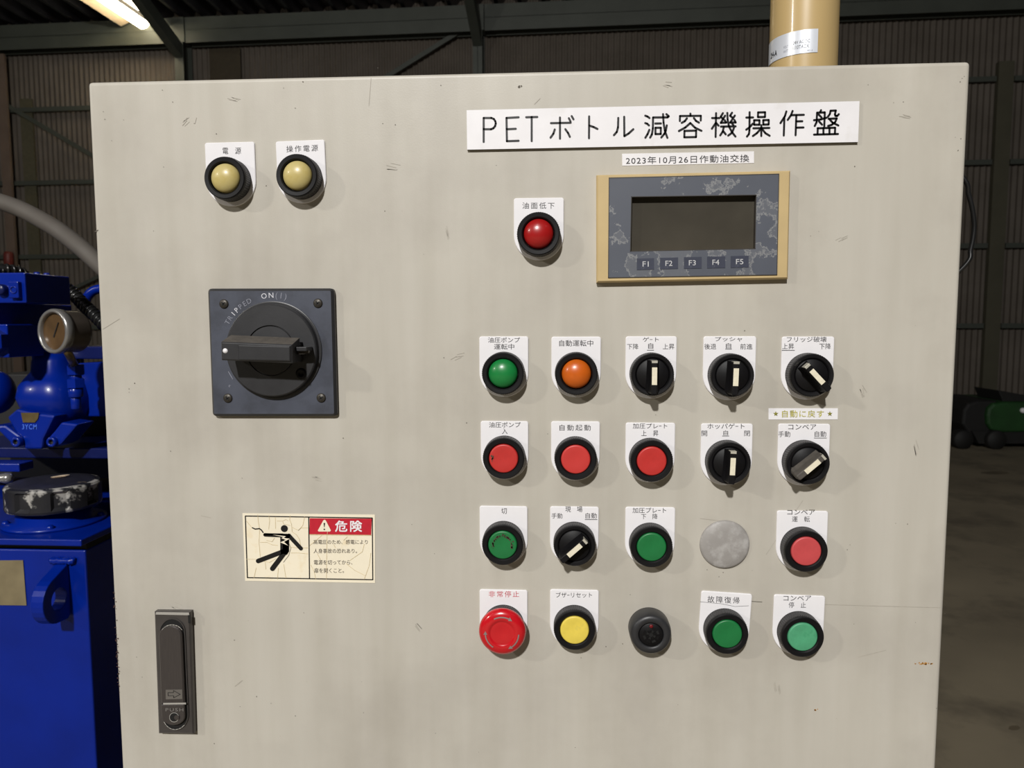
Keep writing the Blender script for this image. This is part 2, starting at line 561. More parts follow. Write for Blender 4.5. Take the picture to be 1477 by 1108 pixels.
# folded-plate roof resting on the eave beam
m = MB()
PR = 0.372
nr = int((U1 - U0) / PR)
prof = []
for k in range(nr):
    u = U0 + k * PR
    prof += [(u, 0.0), (u + 0.06, 0.0), (u + 0.16, 0.17), (u + 0.27, 0.17)]
m.grid([[wp(u, 6.45 + z + 0.03 * d, d) for u, z in prof] for d in (-0.1, 5.0, 11.0, 20.0)], smooth=False)
tag(m.build('ceiling', M_ROOF, weld=False), kind='structure')

def steel(name, a, b, wdt, dpt, mt=M_BEAM):
    """An H section between two points of the wall frame: two flanges facing us and away, and the web between them."""
    m = MB()
    a, b = Vector(a), Vector(b)
    d = (b - a).normalized()
    s = d.cross(WN).normalized()
    t = 0.014
    for (off, hw, th) in ((0.0, wdt / 2, t), (-dpt, wdt / 2, t)):
        q = [a + s * hw + WN * off, a - s * hw + WN * off, b - s * hw + WN * off, b + s * hw + WN * off]
        m.prism(q, WN * th)
    q = [a + s * t / 2 + WN * t, a - s * t / 2 + WN * t, b - s * t / 2 + WN * t, b + s * t / 2 + WN * t]
    m.prism(q, -WN * (dpt - 0.001))
    return tag(m.build(name, mt), kind='structure')
def bar(name, a, b, wdt, th, mt=M_BEAM):
    m = MB()
    a, b = Vector(a), Vector(b)
    s = (b - a).normalized().cross(WN).normalized() * wdt / 2
    m.prism([a + s, a - s, b - s, b + s], WN * th)
    return tag(m.build(name, mt), kind='structure')
ucol = [wu(259, 90, 0.32), wu(689, 80, 0.32), wu(1150, 60, 0.32)]
for u in ucol:
    steel('trim_1', wp(u, 0, 0.32), wp(u, 6.03, 0.32), 0.15, 0.27)
for k in range(len(ucol) + 1):
    a = U0 + 0.2 if k == 0 else ucol[k - 1] + 0.11
    b = U1 - 0.2 if k == len(ucol) else ucol[k] - 0.11
    steel('trim_2', wp(a, 6.22, 0.30), wp(b, 6.22, 0.30), 0.40, 0.2)
for u in ucol:            # beam ends over the columns with a sloping haunch
    m = MB()
    m.prism([wp(u - 0.10, 6.03, 0.33), wp(u + 0.10, 6.03, 0.33), wp(u + 0.10, 6.42, 0.33), wp(u - 0.10, 6.42, 0.33)], -WN * 0.25)
    tag(m.build('trim_3', M_BEAM), kind='structure')
    m = MB()
    m.prism([wp(u - 0.07, 6.00, 0.34), wp(u + 0.07, 6.00, 0.34), wp(u + 0.07, 6.43, 1.5), wp(u - 0.07, 6.43, 1.5)], (0, 0, -0.22))
    tag(m.build('trim_4', M_BEAM), kind='structure')
upost = wu(1451, 120, 0.12)
for z in (1.38, 2.61, 3.87, 5.10):
    bar('trim_5', wp(U0, z, 0.06), wp(upost - 0.13, z, 0.06), 0.075, 0.05)
    bar('trim_5', wp(upost + 0.13, z, 0.06), wp(U1, z, 0.06), 0.075, 0.05)
m = MB()
m.prism([wp(upost - 0.11, 0, 0.03), wp(upost + 0.11, 0, 0.03), wp(upost + 0.11, 5.35, 0.03), wp(upost - 0.11, 5.35, 0.03)], WN * 0.09)
tag(m.build('trim_6', mat('olive_steel', (80, 77, 62), 0.65, vary=0.1, scale=3)), kind='structure')
ul = wu(9, 230, 0.2)
m = MB()
m.prism([wp(ul - 0.08, 0, 0.17), wp(ul + 0.08, 0, 0.17), wp(ul + 0.08, 6.0, 0.17), wp(ul - 0.08, 6.0, 0.17)], WN * 0.05)
tag(m.build('trim_7', M_POST), kind='structure')
ud = wu(42, 230, 0.05)
m = MB()
m.prism([wp(ud - 0.11, 0, 0.03), wp(ud + 0.11, 0, 0.03), wp(ud + 0.11, 5.3, 0.03), wp(ud - 0.11, 5.3, 0.03)], WN * 0.03)
tag(m.build('trim_8', mat('olive_post', (84, 80, 62), 0.7)), kind='structure')
def wz(px, py, d=0.0):
    u = wu(px, py, d)
    p = wp(u, 0, d)
    dr = ray(px, py)
    return u, CAM[2] + dr[2] * ((p.y - CAM[1]) / dr[1])
for (a, b, wd) in (((-40, 122), (175, 249), 0.07), ((555, 113), (668, 43), 0.07), ((90, 424), (330, 312), 0.06)):
    ua, za = wz(*a, 0.13)
    ub, zb = wz(*b, 0.13)
    bar('trim_9', wp(ua, za, 0.13), wp(ub, zb, 0.13), wd, 0.03)
ub_, zb_ = wz(325, 85, 0.05)  # dark panel standing in for a column's shadow on the wall
m = MB()
m.prism([wp(ub_ - 0.27, 5.2, 0.05), wp(ub_ + 0.27, 5.2, 0.05), wp(ub_ + 0.27, 6.0, 0.05), wp(ub_ - 0.27, 6.0, 0.05)], WN * 0.02)
tag(m.build('wall_shadow_panel', mat('painted_shadow', (62, 54, 40), 0.8)), kind='structure')

# lit fitting under the roof
def ceiling_light(u, label):
    root = empty('ceiling_light', wp(u, 6.30, 1.1))
    tag(root, label, 'light')
    m = MB()
    z0 = 6.30
    for (ua, za, ub, zb) in ((-0.38, 0.0, -0.10, 0.12), (-0.10, 0.12, 0.30, 0.12), (0.30, 0.12, 0.38, 0.0)):
        q = [wp(u + ua, z0 + za, 0.36), wp(u + ub, z0 + zb, 0.36), wp(u + ub, z0 + zb, 1.9), wp(u + ua, z0 + za, 1.9)]
        m.prism(q, (0, 0, 0.012))
    m.build('reflector', M_REFL, root)
    for off, r in ((0.03, 0.13), (0.27, 0.045)):
        m = MB()
        m.tube([wp(u + off, z0 + 0.05, 0.42), wp(u + off, z0 + 0.05, 1.84)], r, 14)
        m.build('tube', M_TUBE, root)
    m = MB()
    m.prism([wp(u + 0.16, z0 + 0.0, 0.40), wp(u + 0.19, z0 + 0.0, 0.40), wp(u + 0.19, z0 + 0.0, 1.86), wp(u + 0.16, z0 + 0.0, 1.86)], (0, 0, 0.10))
    m.build('divider', M_BLKM, root)
    return root
ceiling_light(wu(204, 25, 0.4), 'bright lit strip lamp under the roof above the wall beam')

# red box on the brown post
m = MB()
a, b = wz(14, 374, 0.24)
m.lathe(wp(a + 0.03, b - 0.12, 0.30), (0, 0, 1), [(0, 0), (0.06, 0), (0.075, 0.02), (0.075, 0.2), (0.06, 0.24), (0, 0.25)], 20)
tag(m.build('alarm_bell_box', M_FIREBOX), 'small red rounded box fixed on the brown post beside the corrugated wall', 'box')

# ================================================================== green machine on the far floor
GY = 8.0
root = empty('floor_sweeper', atz(1450, 640, 0))
tag(root, 'low dark green machine with black rounded bumper on the far floor', 'machine')
def gp(px, py): return at(px, py, GY)
gz0 = gp(1450, 640).z
def rounded(pts_px, Y, depth, r=0.02):
    m = MB()
    m.prism([at(x, y, Y) for x, y in pts_px], (0, depth, 0))
    return m
rounded([(1424, 600), (1426, 589), (1434, 582), (1452, 580), (1560, 580), (1560, 622), (1440, 624), (1430, 620), (1425, 612)], GY, 0.9).build('body', M_GREENM, root, bevel=0.03, bseg=3)
rounded([(1388, 612), (1390, 592), (1397, 582), (1410, 578), (1440, 578), (1436, 630), (1400, 630)], GY + 0.06, 0.8).build('bumper', M_BLKM, root, bevel=0.03, bseg=3)
rounded([(1440, 563), (1446, 564), (1500, 574), (1500, 582), (1447, 580)], GY + 0.1, 0.5).build('lid', M_BLKM, root, bevel=0.01)
for px in (1392, 1440, 1500):
    m = MB()
    c = at(px, 618, GY - 0.04)
    m.lathe((c.x, c.y, 0.11), (0, 1, 0), [(0, 0), (0.10, 0), (0.11, 0.02), (0.11, 0.12), (0.10, 0.14), (0, 0.14)], 24)
    m.build('wheel', M_BLKM, root)
m = MB()
m.prism([at(1402, 622, GY + 0.03), at(1560, 622, GY + 0.03), at(1560, 640, GY + 0.03), at(1412, 640, GY + 0.03)], (0, 0.7, 0))
m.build('brush_skirt', M_BLKM, root)
m = MB()
m.lathe(at(1475, 592, GY), (0, -1, 0), [(0.03, 0), (0.03, 0.02), (0.02, 0.03), (0, 0.03)], 16)
m.build('marker_lamp', M_PLATE, root)

# ================================================================== control cabinet
CX, CW = 0.0, 0.300
root = empty('control_cabinet', (0, 0.12, 0))
tag(root, 'beige steel control cabinet with rows of labelled push buttons and lamps', 'control cabinet')
cab = root
m = MB()
m.box((-0.296, 0.018, 0.0), (0.296, 0.24, ZT - 0.004))
m.build('body', M_DOOR, cab, bevel=0.003)
# folded door skin with rounded rim, and its marks
DZ0 = 0.10
m = MB()
m.box((-CW, 0.0, DZ0), (CW, 0.016, ZT))
def mark(px, py, r, mi, k=7):
    m2 = [pp(px + r * random.uniform(.5, 1.2) * math.cos(2 * PI * j / k), py + r * random.uniform(.5, 1.2) * math.sin(2 * PI * j / k), 0.0002) for j in range(k)]
    marks.face(m2, mi)
marks = MB()
PL0 = lambda x, y: pp(x, y, 0.0002)
for q in ((234, 130), (249, 147), (149, 161), (151, 172), (178, 173), (161, 203), (236, 241), (426, 156), (280, 178), (312, 193), (437, 118), (409, 127), (545, 98), (636, 123), (552, 178), (570, 180),
          (611, 367), (194, 553), (186, 561), (186, 566), (246, 651), (495, 632), (438, 884), (197, 948), (205, 977), (370, 1005), (426, 1033), (309, 1073), (838, 949), (874, 933), (909, 858), (898, 929),
          (1074, 477), (1233, 240), (1385, 118), (1388, 113), (1391, 110), (1378, 198), (1382, 217), (1386, 200), (1181, 334), (1292, 755), (1309, 756), (1226, 786), (1222, 793), (1037, 832), (1043, 826),
          (384, 268), (1020, 822), (1085, 823), (673, 610), (1289, 148), (1303, 147), (640, 516), (790, 626), (1363, 885), (1351, 1022)):
    mark(*q, random.uniform(0.5, 1.0), 0)
mark(749, 125, 2.2, 0); mark(752, 124, 1.5, 0)
for a, b, r, mi in (((535, 113), (532, 152), 0.35, 1), ((1082, 867.5), (1099, 868.5), 0.45, 0), ((1188, 872), (1290, 875), 0.35, 1), ((1290, 875), (1357, 876.6), 0.35, 1), ((771, 150), (779, 142), 0.4, 1),
                    ((281, 178), (283, 170), 0.5, 1), ((148, 475), (172, 460), 0.3, 1), ((1010, 748), (1036, 751), 0.35, 1), ((1158, 722), (1105, 800), 0.4, 1), ((339, 990), (349, 982), 0.6, 1), ((1238, 948), (1278, 938), 0.4, 1),
                    ((137, 334), (141, 332), 0.6, 0), ((290, 744), (304, 747), 0.4, 1)):
    stroke(marks, [a, b], r, mi, PL0)
for k in range(26):                    # rust streak
    mark(random.uniform(1319, 1345), 957.5 + random.gauss(0, 0.8), random.uniform(0.5, 1.6), 2)
for k in range(4):
    mark(random.gauss(1177, 1.5), 1024 + random.gauss(0, 0.8), random.uniform(0.8, 1.8), 2)
for k in range(70):                    # chipped paint down the near edge
    y = random.choice((random.uniform(850, 1000), random.gauss(945, 18)))
    x = 126 + 49 * (y - 118) / 990
    mark(x + abs(random.gauss(1.2, 1.2)) + 0.7, y, random.uniform(0.3, 1.2), 3)
for (x, y, L, a) in ((262, 178, 9, -40), (330, 140, 12, 20), (960, 122, 8, 10), (1300, 165, 10, 5), (1210, 345, 9, -35), (560, 240, 14, 8), (655, 515, 10, -20), (640, 330, 12, 85), (1320, 640, 14, 80), (1240, 560, 12, 70), (248, 872, 10, 30), (450, 690, 9, 15), (1120, 985, 12, 75), (600, 900, 10, 50)):
    for j in range(4):                 # smudged rubs
        t = math.radians(a + random.uniform(-12, 12))
        x1, y1 = x + random.uniform(-5, 5), y + random.uniform(-5, 5)
        stroke(marks, [(x1, y1), (x1 + L * math.cos(t), y1 + L * math.sin(t))], random.uniform(0.25, 0.6), 1, PL0)
for k in range(50):                    # soft scuffs
    mark(random.uniform(180, 1350), random.uniform(120, 1090), random.uniform(0.4, 0.7), random.choice((0, 1)))
m.join(marks, 1)
door = m.build('door', [M_DOOR, M_GRIME, M_SCUFF, M_RUST, M_CHIP], cab, bevel=0.0028, bseg=4)

# ---------------------------------------------------------------- legend plates
def legend(parent, c, wd, rise, texts, rot=0.0, ink=M_INK, lines=()):
    """White plate, straight above and half round below the button; the words are printed on it."""
    m = MB()
    hw = wd / 2
    pts = []
    rc = 0.0016
    for (cx, cz, a0) in ((hw - rc, rise - rc, 0), (-hw + rc, rise - rc, PI / 2)):
        for k in range(5):
            a = a0 + PI / 2 * k / 4
            pts.append((cx + rc * math.cos(a), cz + rc * math.sin(a)))
    for k in range(25):
        a = PI + PI * k / 24
        pts.append((hw * math.cos(a), hw * math.sin(a)))
    cr, sr = math.cos(rot), math.sin(rot)
    P = [Vector((c.x + x * cr - z * sr, 0, c.z + x * sr + z * cr)) for x, z in pts]
    m.prism(P, (0, -0.0012, 0), 0, 0, bevel=0.0004)
    PL = lambda x, y: pp(x, y, 0.0013)
    for t in texts:
        write(m, t[0], t[1], 1, PL, t[2] if len(t) > 2 else 1.0, 0.0)
    for a, b in lines:
        stroke(m, [a, b], 0.42 if abs(a[1] - b[1]) < 0.5 else 0.22, 1, PL)
    return m.build('legend_plate', [M_PLATE, ink], parent, weld=False)

def bezel(parent, c, h=0.0115, r=0.0148, ri=0.0104, name='bezel'):
    m = MB()
    prof = [(r - 0.0006, 0.0011), (r, 0.0016), (r, 0.0024), (r, h - 0.0028), (r - 0.0003, h - 0.0020), (r - 0.0005, h - 0.0006), (r - 0.0011, h), (ri + 0.0008, h - 0.0002), (ri, h - 0.0010), (ri, 0.003)]
    m.lathe((c.x, 0, c.z), FRONT, prof, 120, mis=[1, 1, 1, 1, 0, 0, 0, 0, 0], knurl=({2, 3}, 0.00035), sharp=True)
    return m.build(name, [M_BLACK, M_BARREL], parent)

SP = (0.0, 0.0)
def base_point(l, r, top, rise_px=52.0):
    s = (r - l) / 70.7
    c = pp((l + r) / 2, top + rise_px * s)
    wd = (pp(r, top) - pp(l, top)).length
    return c, wd, 0.0249 * wd / 0.0338

def push_button(l, r, top, cap, texts, label, rot=0.0, lines=(), scorch=False, worn=False):
    c, wd, rise = base_point(l, r, top, 50.0 if top > 840 else 52.0)
    p = empty('push_button', (c.x, 0, c.z), cab)
    tag(p, label)
    legend(p, c, wd, rise, texts, rot, lines=lines)
    bezel(p, c)
    m = MB()
    prof = [(0.0101, 0.002), (0.0101, 0.0106), (0.0096, 0.0112), (0.0090, 0.0113), (0.005, 0.0110), (0.0, 0.0109)]
    m.lathe((c.x, 0, c.z), FRONT, prof, 48)
    if scorch:
        for k in range(90):
            a = random.uniform(-0.35, PI + 0.35)
            rr = 0.0068 + random.gauss(0, 0.0004)
            q = Vector((c.x + rr * math.cos(a), -0.0115, c.z + rr * math.sin(a)))
            s = random.uniform(0.0002, 0.0007)
            m.face([q + Vector((s * math.cos(t) * random.uniform(.5, 1.2), 0, s * math.sin(t) * random.uniform(.5, 1.2))) for t in [2 * PI * j / 7 for j in range(7)]], 1)
    if worn:
        for k in range(10):
            q = Vector((c.x - 0.0078 + random.gauss(0, .0003), -0.0115, c.z - 0.0002 + random.gauss(0, .0011)))
            s = random.uniform(0.0002, 0.0006)
            m.face([q + Vector((s * math.cos(t), 0, s * math.sin(t) * 1.4)) for t in [2 * PI * j / 7 for j in range(7)]], 1)
    m.build('button_cap', [cap, M_SOOT], p, weld=False)
    return p

def indicator_lamp(l, r, top, lens, texts, label, rot=0.0):
    c, wd, rise = base_point(l, r, top)
    p = empty('indicator_lamp', (c.x, 0, c.z), cab)
    tag(p, label)
    legend(p, c, wd, rise, texts, rot)
    bezel(p, c, ri=0.0106)
    m = MB()
    prof = [(0.0101, 0.002), (0.0101, 0.0085)]
    for k in range(1, 15):
        a = PI / 2 * k / 14
        rr = 0.0101 * math.cos(a)
        prof.append((max(rr, 0.0), 0.0085 + 0.0062 * math.sin(a) + (0.00014 if k % 2 else 0)))
    m.lathe((c.x, 0, c.z), FRONT, prof, 56)
    m.build('lens', lens, p)
    return p

def selector(l, r, top, ang, texts, label, lines=(), dusty=False):
    c, wd, rise = base_point(l, r, top)
    p = empty('selector_switch', (c.x, 0, c.z), cab)
    tag(p, label)
    legend(p, c, wd, rise, texts, lines=lines)
    bezel(p, c, ri=0.0112)
    m = MB()
    m.lathe((c.x, 0, c.z), FRONT, [(0.0110, 0.003), (0.0110, 0.0102), (0.0104, 0.0108), (0.0, 0.0108)], 48)
    m.build('rotor', M_BLACK, p)
    a = -ang                      # clockwise from twelve as seen from the front
    ux = Vector((math.cos(a), 0, math.sin(a)))
    uz = Vector((-math.sin(a), 0, math.cos(a)))
    o = Vector((c.x, 0, c.z))
    def q(x, z, h): return o + ux * x + uz * z + FRONT * h
    m = MB()
    # lever: wide foot narrowing to a flat ridge, longer towards its tail
    foot = [(-0.0052, -0.0112), (-0.0030, -0.0128), (0.0030, -0.0128), (0.0052, -0.0112), (0.0046, 0.0), (0.0042, 0.0100), (-0.0042, 0.0100), (-0.0046, 0.0)]
    ridge = [(-0.0021, -0.0118), (-0.0016, -0.0126), (0.0016, -0.0126), (0.0021, -0.0118), (0.0021, 0.0), (0.0021, 0.0096), (-0.0021, 0.0096), (-0.0021, 0.0)]
    mid = [((fx + rx) / 2 * 0.86, (fz + rz) / 2) for (fx, fz), (rx, rz) in zip(foot, ridge)]
    rows = [[q(x, z, 0.0100) for x, z in foot], [q(x, z, 0.0140) for x, z in mid], [q(x, z, 0.0196) for x, z in ridge], [q(x * 0.86, z * 0.985, 0.0202) for x, z in ridge]]
    m.grid(rows, 0, False, True)
    m.face(rows[-1], 0)
    m.build('lever', M_DUST if dusty else M_BLACK, p, bevel=0.0003, bseg=1)
    m = MB()
    m.prism([q(-0.0017, -0.0062, 0.0200), q(0.0017, -0.0062, 0.0200), q(0.0017, 0.0055, 0.0200), q(-0.0017, 0.0055, 0.0200)], FRONT * 0.0006)
    m.build('pointer_insert', M_IVORY, p)
    m = MB()
    m.prism([q(-0.0019, 0.0084, 0.0201), q(0.0019, 0.0084, 0.0201), q(0.0019, 0.0098, 0.0201), q(-0.0019, 0.0098, 0.0201)], FRONT * 0.0005)
    m.prism([q(-0.0021, 0.0097, 0.0150), q(0.0021, 0.0097, 0.0150), q(0.0021, 0.0100, 0.0150), q(-0.0021, 0.0100, 0.0150)], FRONT * 0.0053)
    m.build('pointer_tip', M_BRIGHT, p)
    return p

S = '\u3000'
indicator_lamp(298.2, 369.9, 208.3, M_LAMPY, [('電' + S + '源', (321, 212.7, 347.6, 222.3))], 'cream domed lamp, the one nearest the door edge, plate reading 電源', math.radians(0.3))
indicator_lamp(400.6, 471.2, 205.5, M_LAMPY, [('操作電源', (413, 210.4, 458.6, 219.8, 208.6), 1.35)], 'cream domed lamp under the plate reading 操作電源', math.radians(1.2))
indicator_lamp(741.2, 813.3, 286.7, M_LAMPR, [('油面低下', (753.4, 292, 799.8, 301.2), 1.3)], 'red domed lamp beside the operator display')
indicator_lamp(691.6, 762.3, 485.5, M_LAMPG, [('油圧ポンプ', (704, 486.6, 750, 494.3)), ('運転中', (712.5, 496, 741.6, 504.2))], 'green domed lamp at the start of the top button row')
indicator_lamp(795.1, 866.5, 485.5, M_LAMPO, [('自動運転中', (806.6, 490.6, 855.6, 499.6))], 'orange domed lamp in the top button row')
selector(901.6, 975.3, 484.7, 0.0, [('ゲｰト', (927, 486.4, 950.3, 493)), ('下降', (904.4, 495.9, 920.8, 504)), ('自', (934.9, 495, 942.3, 503)), ('上昇', (956, 495.9, 972.7, 504))], 'upright black selector switch with plate reading ゲート', [((933.6, 505.2), (943, 505.2))])
selector(1013.1, 1089.2, 484.3, 0.02, [('プッシャ', (1031.5, 485.9, 1070.5, 492.6)), ('後退', (1015.9, 495.8, 1033, 504)), ('自', (1047, 495, 1054.6, 502.6)), ('前進', (1067.7, 495.8, 1085.4, 504))], 'upright black selector switch with plate reading プッシャ', [((1046.5, 503.6), (1055.2, 503.6))])
selector(1125.5, 1201.1, 484.3, -math.radians(43), [('フリッジ破壊', (1134.9, 485.6, 1192.4, 493.6)), ('上昇', (1128.3, 495.5, 1145.3, 503.8)), ('下降', (1181.8, 495.3, 1198.4, 503.8))], 'black selector switch turned counterclockwise at the end of the top row', [((1128, 505.5), (1146, 505.5))])
push_button(693.6, 762.3, 607, M_RED, [('油圧ポンプ', (705.3, 608.8, 751, 616.8)), ('入', (724, 618, 732, 626.2))], 'red push button with a dark scuff and plate reading 入', worn=True)
push_button(794.7, 865, 607, M_BRED, [('自動起動', (807, 612.6, 852, 621.3), 1.3)], 'bright red push button with plate reading 自動起動')
push_button(901.6, 973, 608.6, M_RED, [('加圧プレｰト', (912.8, 610.7, 962.5, 618.4)), ('上' + S + '昇', (925, 620.9, 949.6, 629.2))], 'red push button beside the upright selector, plate reading 加圧プレート上昇')
selector(1009.7, 1084.2, 609.4, 0.03, [('ホッパゲｰト', (1020.3, 611, 1074, 618.8)), ('開', (1011.8, 621.3, 1020, 629.3)), ('自', (1043.4, 620.9, 1050.2, 627.8)), ('閉', (1073.5, 621.3, 1081.7, 629.3))], 'upright black selector switch with plate reading ホッパゲート', [((1042, 629), (1051.3, 629))])
selector(1120.4, 1195.3, 609.4, math.radians(48), [('コンベア', (1136.9, 612.4, 1177.4, 619.9)), ('手動', (1122.7, 622, 1139.8, 630.5)), ('自動', (1175, 622, 1191.7, 630.3))], 'dusty black selector switch under the yellow lettered label', [((1174.5, 632), (1192.2, 632))], dusty=True)
push_button(692, 761.1, 728.9, M_GREEN, [('切', (723, 733, 731, 741.4))], 'green push button with a scorched brown ring, plate reading 切', scorch=True)
selector(793.2, 863.4, 729.3, math.radians(48), [('現' + S + '場', (815.4, 730.4, 840, 738.8)), ('手動', (795.5, 740.3, 811.3, 748)), ('自動', (844.5, 740, 860.8, 748))], 'black selector switch turned clockwise, plate reading 現場', [((844, 749.6), (861.2, 749.6))])
push_button(901.2, 973, 729.7, M_GREEN, [('加圧プレｰト', (912.3, 732.3, 961, 740.2)), ('下' + S + '降', (924.7, 741.2, 948.5, 749))], 'green push button beside the grey blank disc')
push_button(1118.5, 1192.2, 734.3, M_PINK, [('コンベア', (1135.5, 735.4, 1175.5, 742.7)), ('運' + S + '転', (1142.4, 744.8, 1168, 753))], 'faded red push button with plate reading コンベア運転')
push_button(793.2, 863.4, 850.5, M_YELLOW, [('ブザｰリセット', (801.9, 854.5, 854, 862.2))], 'yellow push button with plate reading ブザーリセット')
push_button(1007.4, 1080.7, 853.6, M_GREEN, [('故障復帰', (1020.6, 859.5, 1066.6, 869, 861.6), 1.3)], 'green push button on a tilted plate reading 故障復帰', -math.radians(2.8), [((1010, 868.2), (1040, 871)), ((1040, 871), (1060, 875)), ((1060, 875), (1080, 874))])
push_button(1113.5, 1187.2, 857.4, M_LGREEN, [('コンベア', (1130, 859.5, 1170, 866.8)), ('停' + S + '止', (1137.6, 868.6, 1162.5, 877))], 'pale green push button at the end of the bottom row', -math.radians(0.8))

# ---------------------------------------------------------------- emergency stop
c, wd, rise = base_point(692, 761.1, 848.9)
p = empty('emergency_stop_button', (c.x, 0, c.z), cab)
tag(p, 'red mushroom emergency stop button with silver turning arrows')
legend(p, c, wd, rise, [('非常停止', (705, 852.6, 748.7, 861.5), 1.3)], ink=M_REDINK)
bezel(p, c, h=0.008)
m = MB()
m.lathe((c.x, 0, c.z), FRONT, [(0.0105, 0.006), (0.0112, 0.0085), (0.0158, 0.0105), (0.0167, 0.0122), (0.0166, 0.0135), (0.0158, 0.0152), (0.0135, 0.0166), (0.0108, 0.0170), (0.0088, 0.0169), (0.0084, 0.0164), (0.0078, 0.0165), (0.0045, 0.0160), (0.0, 0.0159)], 72)
for a0, a1 in ((118, 52), (-2, -68), (-122, -188)):          # three curved arrows
    pts = []
    n = 10
    def ap(a, r): return Vector((c.x + r * math.cos(math.radians(a)), -0.0173 + max(0, r - 0.0115) * 0.22, c.z + r * math.sin(math.radians(a))))
    for k in range(n):
        b0, b1 = a0 + (a1 - a0) * 0.8 * k / n, a0 + (a1 - a0) * 0.8 * (k + 1) / n
        m.face([ap(b0, 0.0113), ap(b0, 0.0122), ap(b1, 0.0122), ap(b1, 0.0113)], 1)
    b = a0 + (a1 - a0) * 0.8
    m.face([ap(b, 0.0103), ap(b, 0.0132), ap(a1, 0.01175)], 1)
m.build('mushroom_head', [M_ESTOP, M_SILVER], p, weld=False)

# ---------------------------------------------------------------- buzzer and blank plug
c = pp(935.5, 903.9)
p = empty('buzzer', (c.x, 0, c.z), cab)
tag(p, 'round black panel buzzer with sound slots and a red dot')
m = MB()
m.lathe((c.x, 0, c.z), FRONT, [(0.0142, 0.0), (0.0146, 0.001), (0.0146, 0.0085), (0.0140, 0.0125), (0.0128, 0.0145), (0.0092, 0.0145), (0.0086, 0.0138), (0.0086, 0.011)], 72)
m.build('housing', M_DARK, p)
m = MB()
m.lathe((c.x, 0, c.z), FRONT, [(0.0084, 0.010), (0.0084, 0.0136), (0.0078, 0.0141), (0.0, 0.0141)], 48)
def bz(x, z, d=0.0142): return Vector((c.x + x, -d, c.z + z))
for k in range(8):
    a = 2 * PI * k / 8 + PI / 8
    for (r0, r1, wa) in ((0.0018, 0.0035, 0.45), (0.0042, 0.0058, 0.26)):
        m.face([bz(r * math.cos(a + s * wa), r * math.sin(a + s * wa)) for r, s in ((r0, -1), (r1, -1), (r1, 1), (r0, 1))], 1 if (k + (r0 > .003)) % 2 else 0)
m.face([bz(0.0014 * math.cos(2 * PI * k / 16), 0.0014 * math.sin(2 * PI * k / 16)) for k in range(16)], 1)
m.build('sound_grille', [M_BLACK, M_RECESS], p, weld=False)
m = MB()
m.lathe(bz(0, 0.0062, 0.014), FRONT, [(0.0013, 0.0), (0.0013, 0.0004), (0.0008, 0.0007), (0, 0.0008)], 16)
m.build('indicator_dot', M_LENSRED, p)
c = pp(1044.8, 784.9)
m = MB()
m.lathe((c.x, 0, c.z), FRONT, [(0.0168, 0.0), (0.0173, 0.0006), (0.0170, 0.0014), (0.0155, 0.0022), (0.010, 0.0027), (0.0, 0.0028)], 64)
tag(m.build('hole_plug', M_PLUG, cab), 'flat round grey blank plug, the only position without a button')

